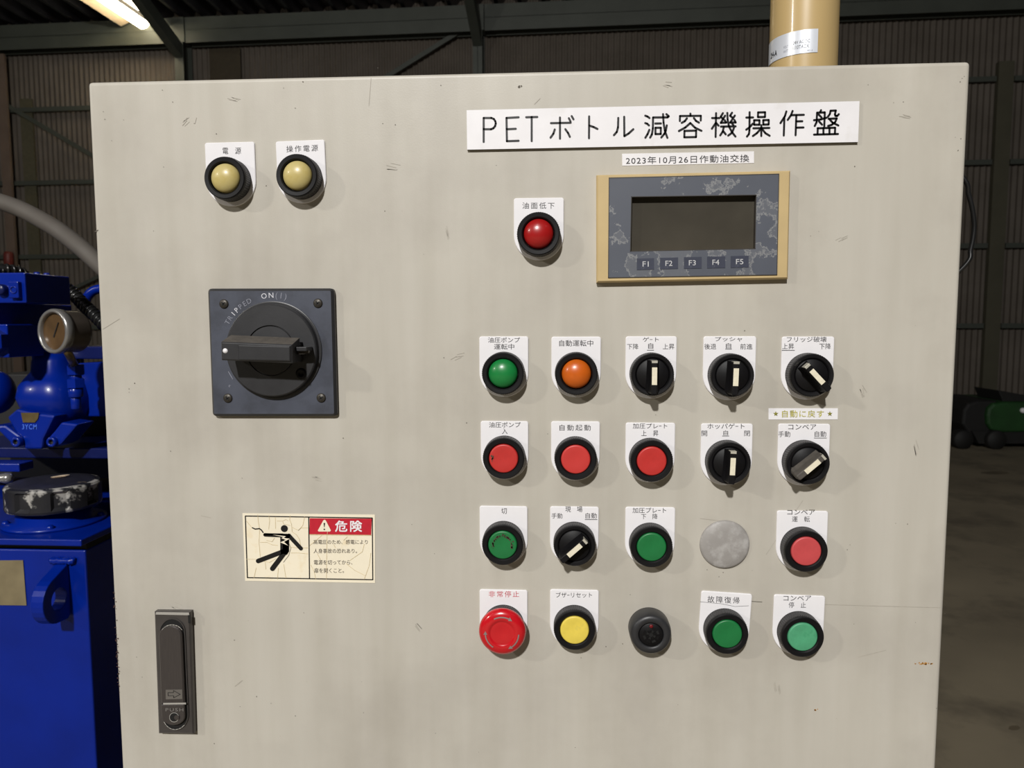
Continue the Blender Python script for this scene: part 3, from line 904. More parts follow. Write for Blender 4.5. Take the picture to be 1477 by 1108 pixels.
# ---------------------------------------------------------------- title plate and printed labels
m = MB()
C4, CA, CB, CC = crop(660, 140, 4.923), crop(920, 150, 14.77), crop(1020, 150, 14.77), crop(1120, 145, 14.77)
TB = [(673.6, 160.3), (1237.8, 147.3), (1235.8, 206), (674.3, 217)]
m.prism([pp(x, y, 0) for x, y in TB], FRONT * 0.0022, 0, 2)
PT = lambda x, y: pp(x, y, 0.0024)
TITLE = {
    C4: [[(185, 318), (185, 148), (240, 148), (258, 156), (268, 172), (271, 188), (266, 206), (254, 221), (238, 228), (185, 228)], [(433, 143), (347, 148), (350, 313), (433, 310)], [(350, 228), (413, 225)], [(487, 143), (566, 141)], [(526, 141), (526, 312)],
         [(663, 185), (803, 182)], [(727, 145), (727, 295)], [(690, 230), (680, 260), (660, 288)], [(765, 228), (784, 254), (797, 282)], [(790, 150), (802, 173)], [(810, 135), (823, 158)],
         [(934, 137), (933, 292)], [(938, 203), (965, 212), (993, 226)], [(1141, 148), (1139, 215), (1130, 248), (1110, 270)], [(1183, 140), (1184, 277), (1215, 258), (1248, 228)]],
    CA: [[(158, 248), (205, 265), (248, 297)], [(158, 406), (200, 420), (237, 455)], [(245, 550), (205, 645), (160, 718)], [(262, 715), (300, 645), (320, 520), (324, 286), (632, 283), (658, 262)], [(608, 216), (655, 255)], [(537, 215), (548, 400), (575, 570), (630, 720)],
         [(372, 415), (492, 413)], [(375, 505), (490, 505), (488, 638), (375, 640), (375, 505)], [(617, 455), (595, 570), (560, 640), (500, 712)],
         [(895, 360), (898, 255), (1343, 250), (1340, 350)], [(1120, 205), (1120, 250)], [(1045, 305), (1000, 365), (935, 400)], [(1195, 300), (1240, 360), (1302, 395)], [(875, 575), (1010, 500), (1118, 405), (1220, 505), (1355, 570)], [(993, 572), (1242, 565), (1240, 703), (990, 708), (993, 572)]],
    CB: [[(105, 298), (262, 298)], [(190, 195), (180, 700)], [(185, 400), (100, 525)], [(200, 410), (243, 460)], [(335, 195), (288, 272), (345, 322)], [(382, 248), (290, 400), (405, 394)], [(375, 345), (405, 394)], [(430, 190), (436, 330), (465, 480), (530, 600), (602, 692)],
         [(530, 185), (488, 248), (540, 292)], [(590, 245), (490, 395), (605, 392)], [(580, 340), (608, 392)], [(293, 480), (605, 475)], [(355, 490), (330, 590), (278, 667)], [(345, 580), (395, 645)], [(570, 510), (530, 610), (448, 672)], [(535, 420), (560, 452)],
         [(835, 288), (978, 285)], [(905, 175), (900, 560), (890, 640), (848, 692)], [(832, 546), (905, 495), (970, 420)], [(1085, 178), (1235, 175), (1232, 275), (1082, 278), (1085, 178)], [(1000, 345), (1115, 345), (1113, 440), (1003, 440), (1000, 345)],
         [(1195, 343), (1312, 340), (1310, 435), (1197, 438), (1195, 343)], [(985, 517), (1325, 508)], [(1155, 450), (1153, 680)], [(1140, 530), (1060, 620), (975, 680)], [(1170, 530), (1240, 620), (1330, 675)]],
    CC: [[(210, 232), (180, 330), (85, 480)], [(168, 370), (155, 745)], [(343, 222), (310, 310), (240, 410)], [(320, 310), (583, 303)], [(422, 320), (407, 738)], [(430, 443), (550, 440)], [(425, 577), (575, 573)],
         [(950, 205), (930, 245)], [(815, 540), (855, 460), (865, 258), (1030, 252), (1018, 548)], [(800, 418), (940, 402), (1065, 365)], [(900, 298), (960, 360)], [(905, 442), (970, 512)], [(1095, 345), (1138, 285), (1152, 216), (1265, 212), (1245, 290), (1256, 325), (1292, 328), (1328, 290)],
         [(1110, 388), (1285, 380), (1250, 460), (1180, 515), (1100, 540)], [(1135, 402), (1195, 470), (1318, 530)], [(875, 590), (1250, 578)], [(880, 590), (875, 710)], [(1000, 590), (1000, 710)], [(1130, 585), (1128, 710)], [(1250, 580), (1245, 705)], [(800, 725), (1310, 712)]],
}
for cf, strokes in TITLE.items():
    for st in strokes:
        stroke(m, [cf(*q) for q in st], 1.5, 1, PT)
tag(m.build('title_plate', [M_PLATE, M_TITLE, M_PEDGE], cab, weld=False), 'long white title plate with large black lettering')
m = MB()
m.prism([pp(x, y, 0) for x, y in ((897.3, 222), (1087.3, 218.4), (1087.4, 235.3), (897.5, 239.3))], FRONT * 0.0003)
write(m, '2023年10月26日作動油交換', (902.8, 226.2, 1080.6, 237.2, 222.6), 1, lambda x, y: pp(x, y, 0.0005), 1.12)
tag(m.build('date_label', [M_PLATE, M_INK], cab, weld=False), 'thin white tape label with a printed date under the title plate')
m = MB()
m.prism([pp(x, y, 0) for x, y in ((1108.4, 589), (1208.3, 589), (1208, 605), (1108.4, 605.2))], FRONT * 0.0003)
PS = lambda x, y: pp(x, y, 0.0005)
for cx in (1119, 1197):
    m.face([PS(cx + (4.0 if k % 2 == 0 else 1.7) * math.sin(PI * k / 5), 597 - (4.0 if k % 2 == 0 else 1.7) * math.cos(PI * k / 5)) for k in range(10)], 1)
write(m, '自動に戻す', (1128, 591.8, 1188.4, 602.2), 1, PS, 1.12, 0.0)
write(m, '自動に戻す', (1128.3, 592.1, 1188.1, 601.9), 2, lambda x, y: pp(x, y, 0.0007), 1.12, -0.012)
tag(m.build('reminder_label', [M_PLATE, M_OLIVE, M_LIME], cab, weld=False), 'white tape label with yellow lettering between two stars')

# ---------------------------------------------------------------- danger sticker
m = MB()
D6, DL, DR = crop(340, 730, 7.033), crop(350, 740, 11.08), crop(445, 740, 11.08)
m.prism([pp(*D6(x, y), 0) for x, y in ((70, 73), (1412, 88), (1414, 780), (98, 758))], FRONT * 0.0003)
def lay(h): return lambda x, y: pp(x, y, h)
A, B_, C_, D_ = D6(97, 102), D6(1385, 122), D6(1390, 748), D6(118, 727)
for a, b in ((A, B_), (B_, C_), (C_, D_), (D_, A), (D6(740, 112), D6(748, 738))):
    stroke(m, [a, b], 0.75, 1, lay(0.0005))
flat(m, [DR(18, 84), DR(1010, 92), DR(1002, 352), DR(15, 340)], 2, lay(0.00045))
stroke(m, [DR(15, 348), DR(1002, 358)], 0.7, 5, lay(0.0004))
flat(m, [DR(236, 120), DR(256, 108), DR(276, 120), DR(358, 280), DR(345, 298), DR(162, 298), DR(148, 282)], 0, lay(0.0006))
flat(m, [DR(240, 160), DR(264, 160), DR(256, 228), DR(248, 228)], 1, lay(0.0008))
disc(m, DR(252, 262), 1.1, 1, lay(0.0008))
for k, (dx, dy) in enumerate(((-3, -3), (4, -3), (-3, 4), (4, 4))):
    write(m, '危険', (*DR(427 + dx, 124 + dy), *DR(852 + dx, 299 + dy)), 4, lay(0.0006 + 0.00004 * k), 1.25, 0.0)
for txt, bx in (('高電圧のため、感電により', (78, 428, 945, 500)), ('人身事故の恐れあり。', (80, 570, 775, 645)), ('電源を切ってから、', (85, 752, 700, 828)), ('扉を開くこと。', (90, 882, 565, 960))):
    x0, y0 = DR(bx[0], bx[1])
    x1, y1 = DR(bx[2], bx[3])
    write(m, txt, (x0, y0, x1, y1), 3, lay(0.0005), 1.0, 0.0)
K = lay(0.0006)
disc(m, DL(665, 250), 5.0, 1, K)
for a, b, r in (((356, 350), (620, 362), 2.5), ((352, 342), (640, 345), 1.5), ((738, 362), (930, 568), 2.9), ((655, 612), (247, 768), 3.3), ((680, 620), (475, 890), 3.5), ((600, 348), (735, 352), 1.6), ((690, 600), (690, 420), 4.4)):
    stroke(m, [DL(*a), DL(*b)], r, 1, K, 8)
flat(m, [DL(*q) for q in ((600, 335), (765, 335), (742, 430), (740, 615), (705, 670), (610, 640), (600, 590))], 1, K)
K2 = lay(0.0008)
flat(m, [DL(*q) for q in ((480, 348), (690, 372), (655, 400), (755, 412), (660, 462), (725, 522), (600, 470), (690, 432), (620, 404), (650, 385))], 0, K2)
for a, b in (((155, 237), (198, 258)), ((198, 258), (268, 250)), ((268, 250), (300, 275)), ((300, 275), (325, 312))):
    stroke(m, [DL(*a), DL(*b)], 0.8, 1, K)
stroke(m, [DL(740, 490), DL(770, 560), DL(735, 680), DL(650, 790)], 0.25, 3, K)
CRACKS = [(DL, [(240, 30), (248, 130), (270, 260), (260, 480), (280, 700)]), (DL, [(760, 40), (750, 110), (780, 180), (790, 300)]), (DL, [(420, 40), (430, 130), (415, 260)]), (DL, [(520, 70), (525, 250)]), (DL, [(60, 740), (200, 740), (350, 775), (430, 790), (530, 730)]),
          (DL, [(545, 130), (640, 130), (690, 105), (730, 130)]), (DL, [(790, 300), (860, 350), (905, 420), (930, 540)]), (DL, [(790, 230), (890, 280), (930, 240), (1040, 240)]), (DL, [(990, 60), (960, 200), (890, 280)]), (DL, [(280, 470), (390, 470), (470, 510), (560, 520)]),
          (DL, [(380, 440), (470, 460), (510, 400)]), (DL, [(760, 545), (880, 560), (1040, 560)]), (DL, [(770, 640), (900, 640), (1040, 655)]), (DL, [(570, 880), (555, 1060)]), (DL, [(655, 820), (690, 1040)]), (DL, [(215, 880), (180, 1040)]), (DL, [(360, 790), (370, 900)]),
          (DL, [(60, 130), (150, 240)]), (DL, [(640, 140), (655, 180), (760, 200)]), (DR, [(295, 360), (290, 640), (285, 1060)]), (DR, [(20, 520), (130, 430), (210, 360)]), (DR, [(400, 500), (430, 560)]), (DR, [(890, 500), (860, 620), (660, 760)]), (DR, [(600, 810), (740, 920), (900, 1000)]),
          (DR, [(995, 640), (970, 840), (890, 1060)]), (DR, [(140, 650), (190, 750)]), (DR, [(35, 830), (90, 940), (115, 1060)]), (DR, [(560, 440), (620, 380)]), (DR, [(300, 340), (310, 200)])]
for cf, pts in CRACKS:
    stroke(m, [cf(*q) for q in pts], 0.26, 5, lay(0.00052), 2)
tag(m.build('warning_sticker', [M_CREAM, M_SIGNBLK, M_SIGNRED, M_SIGNTXT, M_PLATE, M_CRACK], cab, weld=False), 'cracked cream danger sticker with a black electrocuted figure and red header')

# ---------------------------------------------------------------- operator display
p = empty('operator_display', pp(1000, 328), cab)
tag(p, 'beige framed operator display with peeling grey film and dark screen')
HB, HT = 0.0, 0.0055
m = MB()
inn = [(878.6, 256.7), (1123.5, 251), (1120.6, 396.4), (877.5, 400.6)]
SCR = [(910.8, 283.8), (1090.8, 281.2), (1089.2, 358.8), (909.2, 362.6)]
top_ = [pp(x, y, HT) for x, y in ((860.5, 252.3), (1140.5, 245.8), (1137, 402.2), (860.6, 407.6))]
def at_h(v, h): return Vector((v.x, -h, v.z))
chm = [inset([Vector(q) for q in top_], k, 0.0010) for k in range(4)]
opn = [pp(x, y, HT) for x, y in SCR]
m.grid([[at_h(v, 0) for v in top_], [at_h(v, HT - 0.0012) for v in top_], [at_h(v, HT) for v in chm], [at_h(v, HT) for v in opn], [at_h(v, 0.0006) for v in opn]], 0, False, True)
m.build('frame', M_BEIGE, p)
m = MB()
PH = lambda x, y: pp(x, y, HT + 0.0004)
a = [PH(*q) for q in inn]
b = [PH(*q) for q in SCR]
for k in range(4):
    j = (k + 1) % 4
    m.face([a[k], a[j], b[j], b[k]], 0)
    lo = [Vector((v.x, -HT + 0.0002, v.z)) for v in (a[k], a[j])]
    m.face([lo[0], lo[1], a[j], a[k]], 1)
    m.face([b[k], b[j], at_h(b[j], 0.0012), at_h(b[k], 0.0012)], 1)
for k in range(4):
    stroke(m, [inn[k], inn[(k + 1) % 4]], 0.55, 1, lambda x, y: pp(x, y, HT + 0.0005))
    stroke(m, [SCR[k], SCR[(k + 1) % 4]], 0.5, 1, lambda x, y: pp(x, y, HT + 0.0005))
m.build('key_film', [M_FILM, M_FILMEDGE], p, weld=False)
m = MB()
q = [at_h(v, 0.0010) for v in b]
m.face(q, 0)
m.build('screen', M_SCREEN, p, weld=False)
H3 = crop(845, 230, 4.765)
for k, (x0, y0, x1, y1, t0, t1) in enumerate(((350, 680, 468, 758, 390, 432), (510, 675, 633, 753, 547, 595), (674, 671, 795, 750, 708, 756), (833, 667, 957, 747, 870, 917), (995, 663, 1118, 743, 1032, 1083))):
    m = MB()
    P = [H3(x0, y0 + 2), H3(x1, y0 - 1), H3(x1, y1 - 1), H3(x0, y1 + 2)]
    m.prism([pp(*z, HT + 0.0003) for z in P], FRONT * 0.0004)
    yc = (y0 + y1) / 2
    write(m, 'F%d' % (k + 1), (*H3(t0, yc - 18), *H3(t1, yc + 18)), 1, lambda x, y: pp(x, y, HT + 0.0009), 1.0, 0.006)
    m.build('function_key', [M_KEY, M_KEYTXT], p, weld=False)

# ---------------------------------------------------------------- main switch
S1 = crop(290, 400, 5.276)
p = empty('main_switch', pp(395, 507), cab)
tag(p, 'dark square main switch with a horizontal rotary handle')
m = MB()
cs = [pp(*S1(x, y), 0.0) for x, y in ((70, 88), (1022, 86), (1048, 1052), (106, 1052))]
rcs = []
for k in range(4):                       # round the corners
    a, b, d = cs[k - 1], cs[k], cs[(k + 1) % 4]
    e1, e2 = (a - b).normalized() * 0.003, (d - b).normalized() * 0.003
    for j in range(5):
        t = j / 4
        rcs.append(b + e1 * (1 - t) ** 2 + e2 * t ** 2)
m.prism(rcs, FRONT * 0.005, 0, 1, bevel=0.0018)
PF = lambda x, y: pp(x, y, 0.0052)
cen = pp(*S1(556, 556), 0.005)
cx, cz = cen.x, cen.z
R0 = 0.0345
def arc_text(t, a0, step, r0, r1, mis):
    for k, ch in enumerate(t):
        if ch == ' ':
            continue
        a = math.radians(a0 - step * k)
        vs, fs = glyphs(ch, 1.0, 0.0)
        x0, x1 = min(v.x for v in vs), max(v.x for v in vs)
        y0, y1 = min(v.y for v in vs), max(v.y for v in vs)
        i = len(m.v)
        sc_ = (r1 - r0) / 0.72
        ur, ut = Vector((math.cos(a), 0, math.sin(a))), Vector((math.sin(a), 0, -math.cos(a)))
        for v in vs:
            m.v.append(Vector((cx, -0.0052, cz)) + ur * (r0 + v.y * sc_) + ut * ((v.x - (x0 + x1) / 2) * sc_))
        for f in fs:
            m.f.append(tuple(i + q for q in f))
            m.m.append(mis[k])
            m.s.append(False)
arc_text('TRIPPED', 149, 5.5, R0 + 0.0024, R0 + 0.0060, (3, 3, 2, 2, 3, 3, 3))
arc_text('ON', 99, 7.6, R0 + 0.0024, R0 + 0.0062, (2, 2))
arc_text('(I)', 85.5, 4.8, R0 + 0.0024, R0 + 0.0066, (3, 3, 3))
for a0, a1 in ((170, 176), (204, 214)):
    m.face([Vector((cx + r * math.cos(math.radians(a)), -0.0052, cz + r * math.sin(math.radians(a)))) for r, a in ((R0 + .0022, a0), (R0 + .0027, a0), (R0 + .0027, a1), (R0 + .0022, a1))], 3)
for (x, y) in ((218, 828),):
    disc(m, S1(x, y), 1.5, 3, PF)
    disc(m, S1(x, y), 0.8, 0, lambda x, y: pp(x, y, 0.0054))
m.build('mounting_plate', [M_SLATE, M_DARK, M_WPRINT, M_GPRINT], p, weld=False)
for x, y in ((175, 203), (890, 198), (205, 920), (915, 918)):
    m = MB()
    q = pp(*S1(x, y), 0.005)
    m.lathe((q.x, -0.0048, q.z), FRONT, [(0.0033, 0), (0.0033, 0.0006), (0.0026, 0.0012), (0.0, 0.0014)], 24)
    for ang in (random.uniform(0.5, 0.9),):
        for t in (ang, ang + PI / 2):
            d1, d2 = Vector((math.cos(t), 0, math.sin(t))), Vector((-math.sin(t), 0, math.cos(t)))
            o_ = Vector((q.x, -0.0064, q.z))
            m.face([o_ + d1 * 0.0017 + d2 * 0.0004, o_ + d1 * 0.0017 - d2 * 0.0004, o_ - d1 * 0.0017 - d2 * 0.0004, o_ - d1 * 0.0017 + d2 * 0.0004], 1)
    m.build('screw', [M_SCREW, M_RECESS], p, weld=False)
m = MB()
m.lathe((cx, 0, cz), FRONT, [(R0, 0.0045), (R0, 0.0060), (R0 - 0.0006, 0.0062), (R0 - 0.0016, 0.0062), (R0 - 0.0020, 0.0075), (R0 - 0.0022, 0.0100), (R0 - 0.0030, 0.0108), (0.0178, 0.0112), (0.0176, 0.0102), (0.0171, 0.0102), (0.0169, 0.0114), (0.0, 0.0122)], 120, sharp=True)
m.build('rotor_disc', M_DARK, p)
# handle bar standing off the disc
HF = 0.031
hc = [(150, 472), (690, 495), (690, 655), (152, 632)]
P = [pp(*S1(x, y), HF) for x, y in ((150, 490), (690, 512), (692, 656), (153, 632))]
m = MB()
P0 = [Vector((v.x, -0.0155, v.z)) for v in P]
P0[0].z += 0.0042
P0[1].z += 0.0042
P0[2].z += 0.0006
P0[3].z += 0.0006
ch = [inset([Vector(v) for v in P], k, 0.0008) for k in range(4)]
m.grid([P0, [v + Vector((0, 0.0008, 0)) for v in P], ch], 0, False, True)
m.face(ch, 0)
m.face(list(reversed(P0)), 0)
for k in range(len(m.f)):            # dust lies on the upward face
    if k == 0:
        m.m[k] = 1
Q = [pp(*S1(x, y), HF) for x, y in ((285, 512), (682, 522), (684, 640), (287, 632))]
m.prism(Q, FRONT * 0.0012, 0, 0, bevel=0.0006)
hub = [Vector((v.x, -0.011, v.z)) for v in [P[0].lerp(P[1], 0.22) + Vector((0, 0, -0.0015)), P[1], P[2], P[3].lerp(P[2], 0.22) + Vector((0, 0, 0.0015))]]
m.prism(hub, FRONT * 0.006)
E1 = [P[1] + Vector((0, 0.004, -0.002)), P[1] + Vector((0.0075, 0.008, -0.002)), P[2] + Vector((0.0075, 0.008, 0.008)), P[2] + Vector((0, 0.004, 0.008))]
m.prism([Vector((v.x, -0.0115, v.z)) for v in E1], FRONT * 0.0125)
for v0, v1 in ((P[0], P[1]),):
    pass
m.build('handle', [M_DARK, M_DUST], p, bevel=0.0005, bseg=2)
m = MB()
q = pp(*S1(184, 560), HF)
m.lathe((q.x, -HF + 0.0001, q.z), FRONT, [(0.0017, 0), (0.0017, 0.0002), (0.0, 0.0003)], 20)
m.build('position_dot', M_PLATE, p)
m = MB()
L0 = [pp(*S1(x, y), 0.019) for x, y in ((690, 556), (815, 553), (832, 562), (828, 576), (790, 584), (692, 586))]
m.prism(L0, FRONT * 0.002)
m.build('lock_tab', M_SCREW, p)
m = MB()
q = pp(*S1(762, 733), 0.011)
m.lathe((q.x, -0.0102, q.z), FRONT, [(0.0038, 0), (0.0038, 0.0012), (0.003, 0.0016), (0.0016, 0.0016), (0.0014, 0.0010), (0, 0.0010)], 24)
m.build('lock_screw', M_BLACK, p)

# ---------------------------------------------------------------- door latch
LT = crop(210, 870, 5.54)
p = empty('door_latch', pp(252, 971), cab)
tag(p, 'dull chrome flush paddle latch with an arrow mark')
HL = 0.0052
m = MB()
OUT = [(66, 72), (352, 74), (383, 1052), (100, 1048)]
o1 = [pp(*LT(x, y), HL) for x, y in OUT]
hole = []
def pad(dx=0.0, n=12):
    """outline of the paddle recess: round ends, straight flanks, in crop pixels"""
    pts = []
    for k in range(n + 1):
        a = PI + PI * k / n
        pts.append((212 + (100 + dx) * math.cos(a), 238 + (112 + dx) * math.sin(a)))
    for k in range(n + 1):
        a = PI * k / n
        pts.append((236 + (104 + dx) * math.cos(a), 890 + (124 + dx) * math.sin(a)))
    return pts
hole = [pp(*LT(x, y), HL) for x, y in pad()]
outb = [Vector((v.x, 0.0, v.z)) for v in o1]
m.prism([Vector((v.x, 0.0, v.z)) for v in o1], FRONT * (HL - 0.0002), 0, 0, bevel=0.0010)
n = len(hole)
deep = [Vector((v.x, -HL - 0.0001, v.z)) for v in hole]
m.face(deep, 1)
rim = [pp(*LT(x, y), HL + 0.0006) for x, y in pad(4)]
rim2 = [pp(*LT(x, y), HL + 0.0006) for x, y in pad(-3)]
for k in range(n):
    j = (k + 1) % n
    m.face([hole[k], hole[j], rim[j], rim[k]], 0)
    m.face([rim[k], rim[j], rim2[j], rim2[k]], 0)
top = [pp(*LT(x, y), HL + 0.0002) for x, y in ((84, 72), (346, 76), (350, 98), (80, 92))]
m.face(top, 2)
m.face([pp(*LT(x, y), HL + 0.0003) for x, y in ((338, 96), (357, 96), (360, 160), (341, 160))], 1)
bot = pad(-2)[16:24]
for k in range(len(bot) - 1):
    stroke(m, [LT(*bot[k]), LT(*bot[k + 1])], 0.45, 2, lambda x, y: pp(x, y, HL + 0.0008))  # painted highlight along the lower arc of the recess
m.build('latch_body', [M_ZINC, M_RECESS, M_ZINCHI], p, weld=False)
m = MB()
pdl = [(118 + 0, 250)] + [(211 + 92 * math.cos(PI + PI * k / 12), 250 - 82 * abs(math.sin(PI * k / 12))) for k in range(1, 12)] + [(303, 250), (326, 788), (140, 790)]
m.prism([pp(*LT(x, y), HL + 0.0002) for x, y in pdl], FRONT * 0.003, 0, 0, bevel=0.0009)
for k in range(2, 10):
    stroke(m, [LT(pdl[k][0], pdl[k][1] + 6), LT(pdl[k + 1][0], pdl[k + 1][1] + 6)], 0.55 if 3 < k < 9 else 0.3, 1, lambda x, y: pp(x, y, HL + 0.0034))  # painted chrome highlight along the paddle's top arc
m.build('paddle', [M_ZINCP, M_ZINCHI], p, weld=False)
m = MB()
m.prism([pp(*LT(x, y), HL + 0.0031) for x, y in ((162, 692), (294, 690), (295, 765), (163, 768))], FRONT * 0.0003)
arr = [(178, 717), (222, 716), (222, 700), (276, 730), (224, 758), (224, 742), (180, 742)]
for k in range(7):
    stroke(m, [LT(*arr[k]), LT(*arr[(k + 1) % 7])], 0.32, 1, lambda x, y: pp(x, y, HL + 0.0036))
m.build('arrow_plate', [mat('arrow_plate_grey', (132, 128, 124), 0.4, 0.6), M_RECESS], p, weld=False)
m = MB()
push = [(138, 800), (322, 798), (326, 888)] + [(234 + 94 * math.cos(PI * k / 12), 888 + 78 * math.sin(PI * k / 12)) for k in range(1, 12)] + [(140, 888)]
m.prism([pp(*LT(x, y), HL + 0.0002) for x, y in push], FRONT * 0.0024, 0, 0, bevel=0.0006)
flat(m, [LT(*q) for q in ((140, 798), (322, 796), (323, 810), (141, 812))], 1, lambda x, y: pp(x, y, HL + 0.0030))
write(m, 'PUSH', (*LT(160, 840), *LT(302, 866)), 2, lambda x, y: pp(x, y, HL + 0.0030), 1.25)
disc(m, LT(228, 914), 7.0, 1, lambda x, y: pp(x, y, HL + 0.0029), 28)
disc(m, LT(227, 914), 6.2, 3, lambda x, y: pp(x, y, HL + 0.0031), 28)
disc(m, LT(248, 916), 3.6, 0, lambda x, y: pp(x, y, HL + 0.0033), 20)
m.build('push_lock', [M_ZINCP, M_ZINCHI, mat('engraved_grey', (128, 124, 120), 0.4), M_RECESS], p, weld=False)

# ================================================================== signal tower on the cabinet
TY = 0.062
a, b = at(1110, 80, TY), at(1207, 80, TY)
tr = (b.x - a.x) / 2 * 0.985
tc = Vector(((a.x + b.x) / 2, TY, ZT - 0.004))
root = empty('signal_tower', tc)
tag(root, 'tan round tower tube with a silver label standing on the cabinet top', 'signal tower')
m = MB()
m.lathe(tc, (0, 0, 1), [(0, 0.0), (tr * 0.985, 0.0), (tr * 0.99, 0.01), (tr, 0.10), (tr, 0.30), (0, 0.30)], 72)
m.build('tube', M_TOWER, root)
m = MB()
m.lathe(tc + Vector((0, 0, 0.30)), (0, 0, 1), [(tr, 0.0), (tr * 1.02, 0.01), (tr * 1.02, 0.14), (tr * 0.9, 0.16), (0, 0.165)], 48)
m.build('lamp_lens', M_LAMPO, root)
m = MB()
zb = at(1150, 85, TY - tr).z
zt_ = at(1150, 47, TY - tr).z
rl = tr * 1.008
def lp(a, z): return Vector((tc.x + rl * math.sin(a), tc.y - rl * math.cos(a), z))
aR = math.asin(min(1, (at(1178, 60, TY - tr * 0.9).x - tc.x) / rl))
zR0, zR1 = at(1176, 75.5, TY - tr).z, at(1176, 41.5, TY - tr).z
NA = 24
AL = -1.9
rows = [[lp(AL + (aR - AL) * k / NA, z) for k in range(NA + 1)] for z in (zR0, zR1)]
m.grid(rows, 0, True)
def lpx(u, v, h=1.003):
    a_ = AL + (aR - AL) * u
    z = zR0 + (zR1 - zR0) * v
    return Vector((tc.x + rl * h * math.sin(a_), tc.y - rl * h * math.cos(a_), z))
def lab(txt, u0, u1, v0, v1, mi, off=0.0):
    write(m, txt, (u0, v1, u1, v0), mi, lambda x, y: lpx(x, y), 1.05, off)
lab('24V AC/DC', 0.65, 0.885, 0.43, 0.57, 1)
lab('1/10TACX', 0.65, 0.875, 0.21, 0.37, 1)
lab('VOLT', 0.506, 0.58, 0.37, 0.48, 2)
lab('WATT', 0.506, 0.58, 0.18, 0.29, 2)
lab('2H-A', 0.216, 0.385, 0.20, 0.46, 1, 0.03)
lab('0801-4', 0.84, 0.926, 0.05, 0.13, 2)
m.build('label', [M_FOIL, M_INK, M_GPRINT], root, weld=False)

# cable hanging behind the cabinet's far edge
pts = [at(x, y, 0.06) for x, y in ((1378, 235), (1388, 255), (1397, 280), (1403, 305), (1405, 330), (1400, 360), (1390, 385), (1378, 405))]
pts = [Vector((0.294, 0.075, pts[0].z + 0.03)), Vector((0.301, 0.07, pts[0].z + 0.024))] + pts[1:-1] + [Vector((0.301, 0.07, pts[-1].z - 0.024)), Vector((0.294, 0.075, pts[-1].z - 0.03))]
m = MB()
m.tube(smooth_path(pts, 8), 0.0017, 10)
tag(m.build('hanging_cable', M_RUBBER), 'thin black cable bowing out from behind the cabinet edge', 'cable')

# ================================================================== hydraulic tank
TF = 0.40
xr = at(131, 950, TF).x
ztop = at(60, 793, TF).z
root = empty('hydraulic_tank', (xr - 0.25, TF + 0.25, 0))
tag(root, 'glossy blue hydraulic oil tank with a lifting eye and data plate', 'tank')
m = MB()
m.box((xr - 0.55, TF, 0.0), (xr, TF + 0.5, ztop))
m.build('shell', M_BLUE, root, bevel=0.002)
zl = at(60, 778, TF - 0.012).z
xl_ = at(117, 782, TF - 0.012).x
m = MB()
m.box((xr - 0.56, TF - 0.012, zl - 0.009), (xl_, TF + 0.5, zl))
m.build('lid', M_BLUE, root, bevel=0.0015)
m = MB()
m.box((xr - 0.545, TF + 0.004, ztop), (xl_ - 0.004, TF + 0.49, zl - 0.009))
m.build('gasket', M_RECESS, root)
# data plate
m = MB()
q = [at(x, y, TF) for x, y in ((-55, 809), (34, 808), (39, 873), (-52, 872))]
m.prism(q, FRONT * 0.0012)
m.build('data_plate', M_TAN, root)
# lifting eye: a thick plate standing out from the front
lug_x = at(101, 850, TF).x
zt0, zb0 = at(101, 812, TF).z, at(101, 890, TF).z
zc = (zt0 + zb0) / 2 - 0.004
rad = (zt0 - zb0) * 0.42
prot = 0.040
out = [(0.0, zt0)]
for k in range(13):
    a = math.radians(62 - k * 152 / 12)
    out.append((prot - rad * 0.6 + rad * math.cos(a), zc + rad * math.sin(a)))
out.append((0.0, zb0))
th = 0.017
m = MB()
hr = rad * 0.46
hcx = prot - rad * 0.6
NH = 28
def ring_pt(k, hole):
    a = 2 * PI * k / NH
    d = Vector((math.cos(a), math.sin(a)))
    if hole:
        return (hcx + hr * d.x, zc + hr * d.y)
    best = None
    n = len(out)
    for i in range(n):
        p0, p1 = Vector(out[i]), Vector(out[(i + 1) % n])
        e = p1 - p0
        den = d.x * e.y - d.y * e.x
        if abs(den) < 1e-9:
            continue
        w0 = p0 - Vector((hcx, zc))
        t = (w0.x * e.y - w0.y * e.x) / den
        s = (w0.x * d.y - w0.y * d.x) / den
        if t > 0 and -1e-6 <= s <= 1 + 1e-6 and (best is None or t < best):
            best = t
    best = best or hr * 2
    return (hcx + d.x * best, zc + d.y * best)
ro = [ring_pt(k, False) for k in range(NH)]
rh = [ring_pt(k, True) for k in range(NH)]
def lv(q, x): return Vector((x, TF - q[0], q[1]))
rows = [[lv(q, lug_x) for q in rh], [lv(q, lug_x) for q in ro], [lv(q, lug_x - th) for q in ro], [lv(q, lug_x - th) for q in rh], [lv(q, lug_x) for q in rh]]
m.grid(rows, 0, False, True)
m.build('lifting_eye', M_BLUE, root, bevel=0.0012)
m = MB()                                   # weld bead
pts = [Vector((lug_x - th + th * k / 8, TF - 0.002, zt0 + 0.003 + random.uniform(-.001, .001))) for k in range(-3, 14)]
m.tube(pts, 0.004, 8, rfun=lambda k: 0.004 + 0.001 * (k % 2))
m.build('weld_bead', M_BLUE, root)

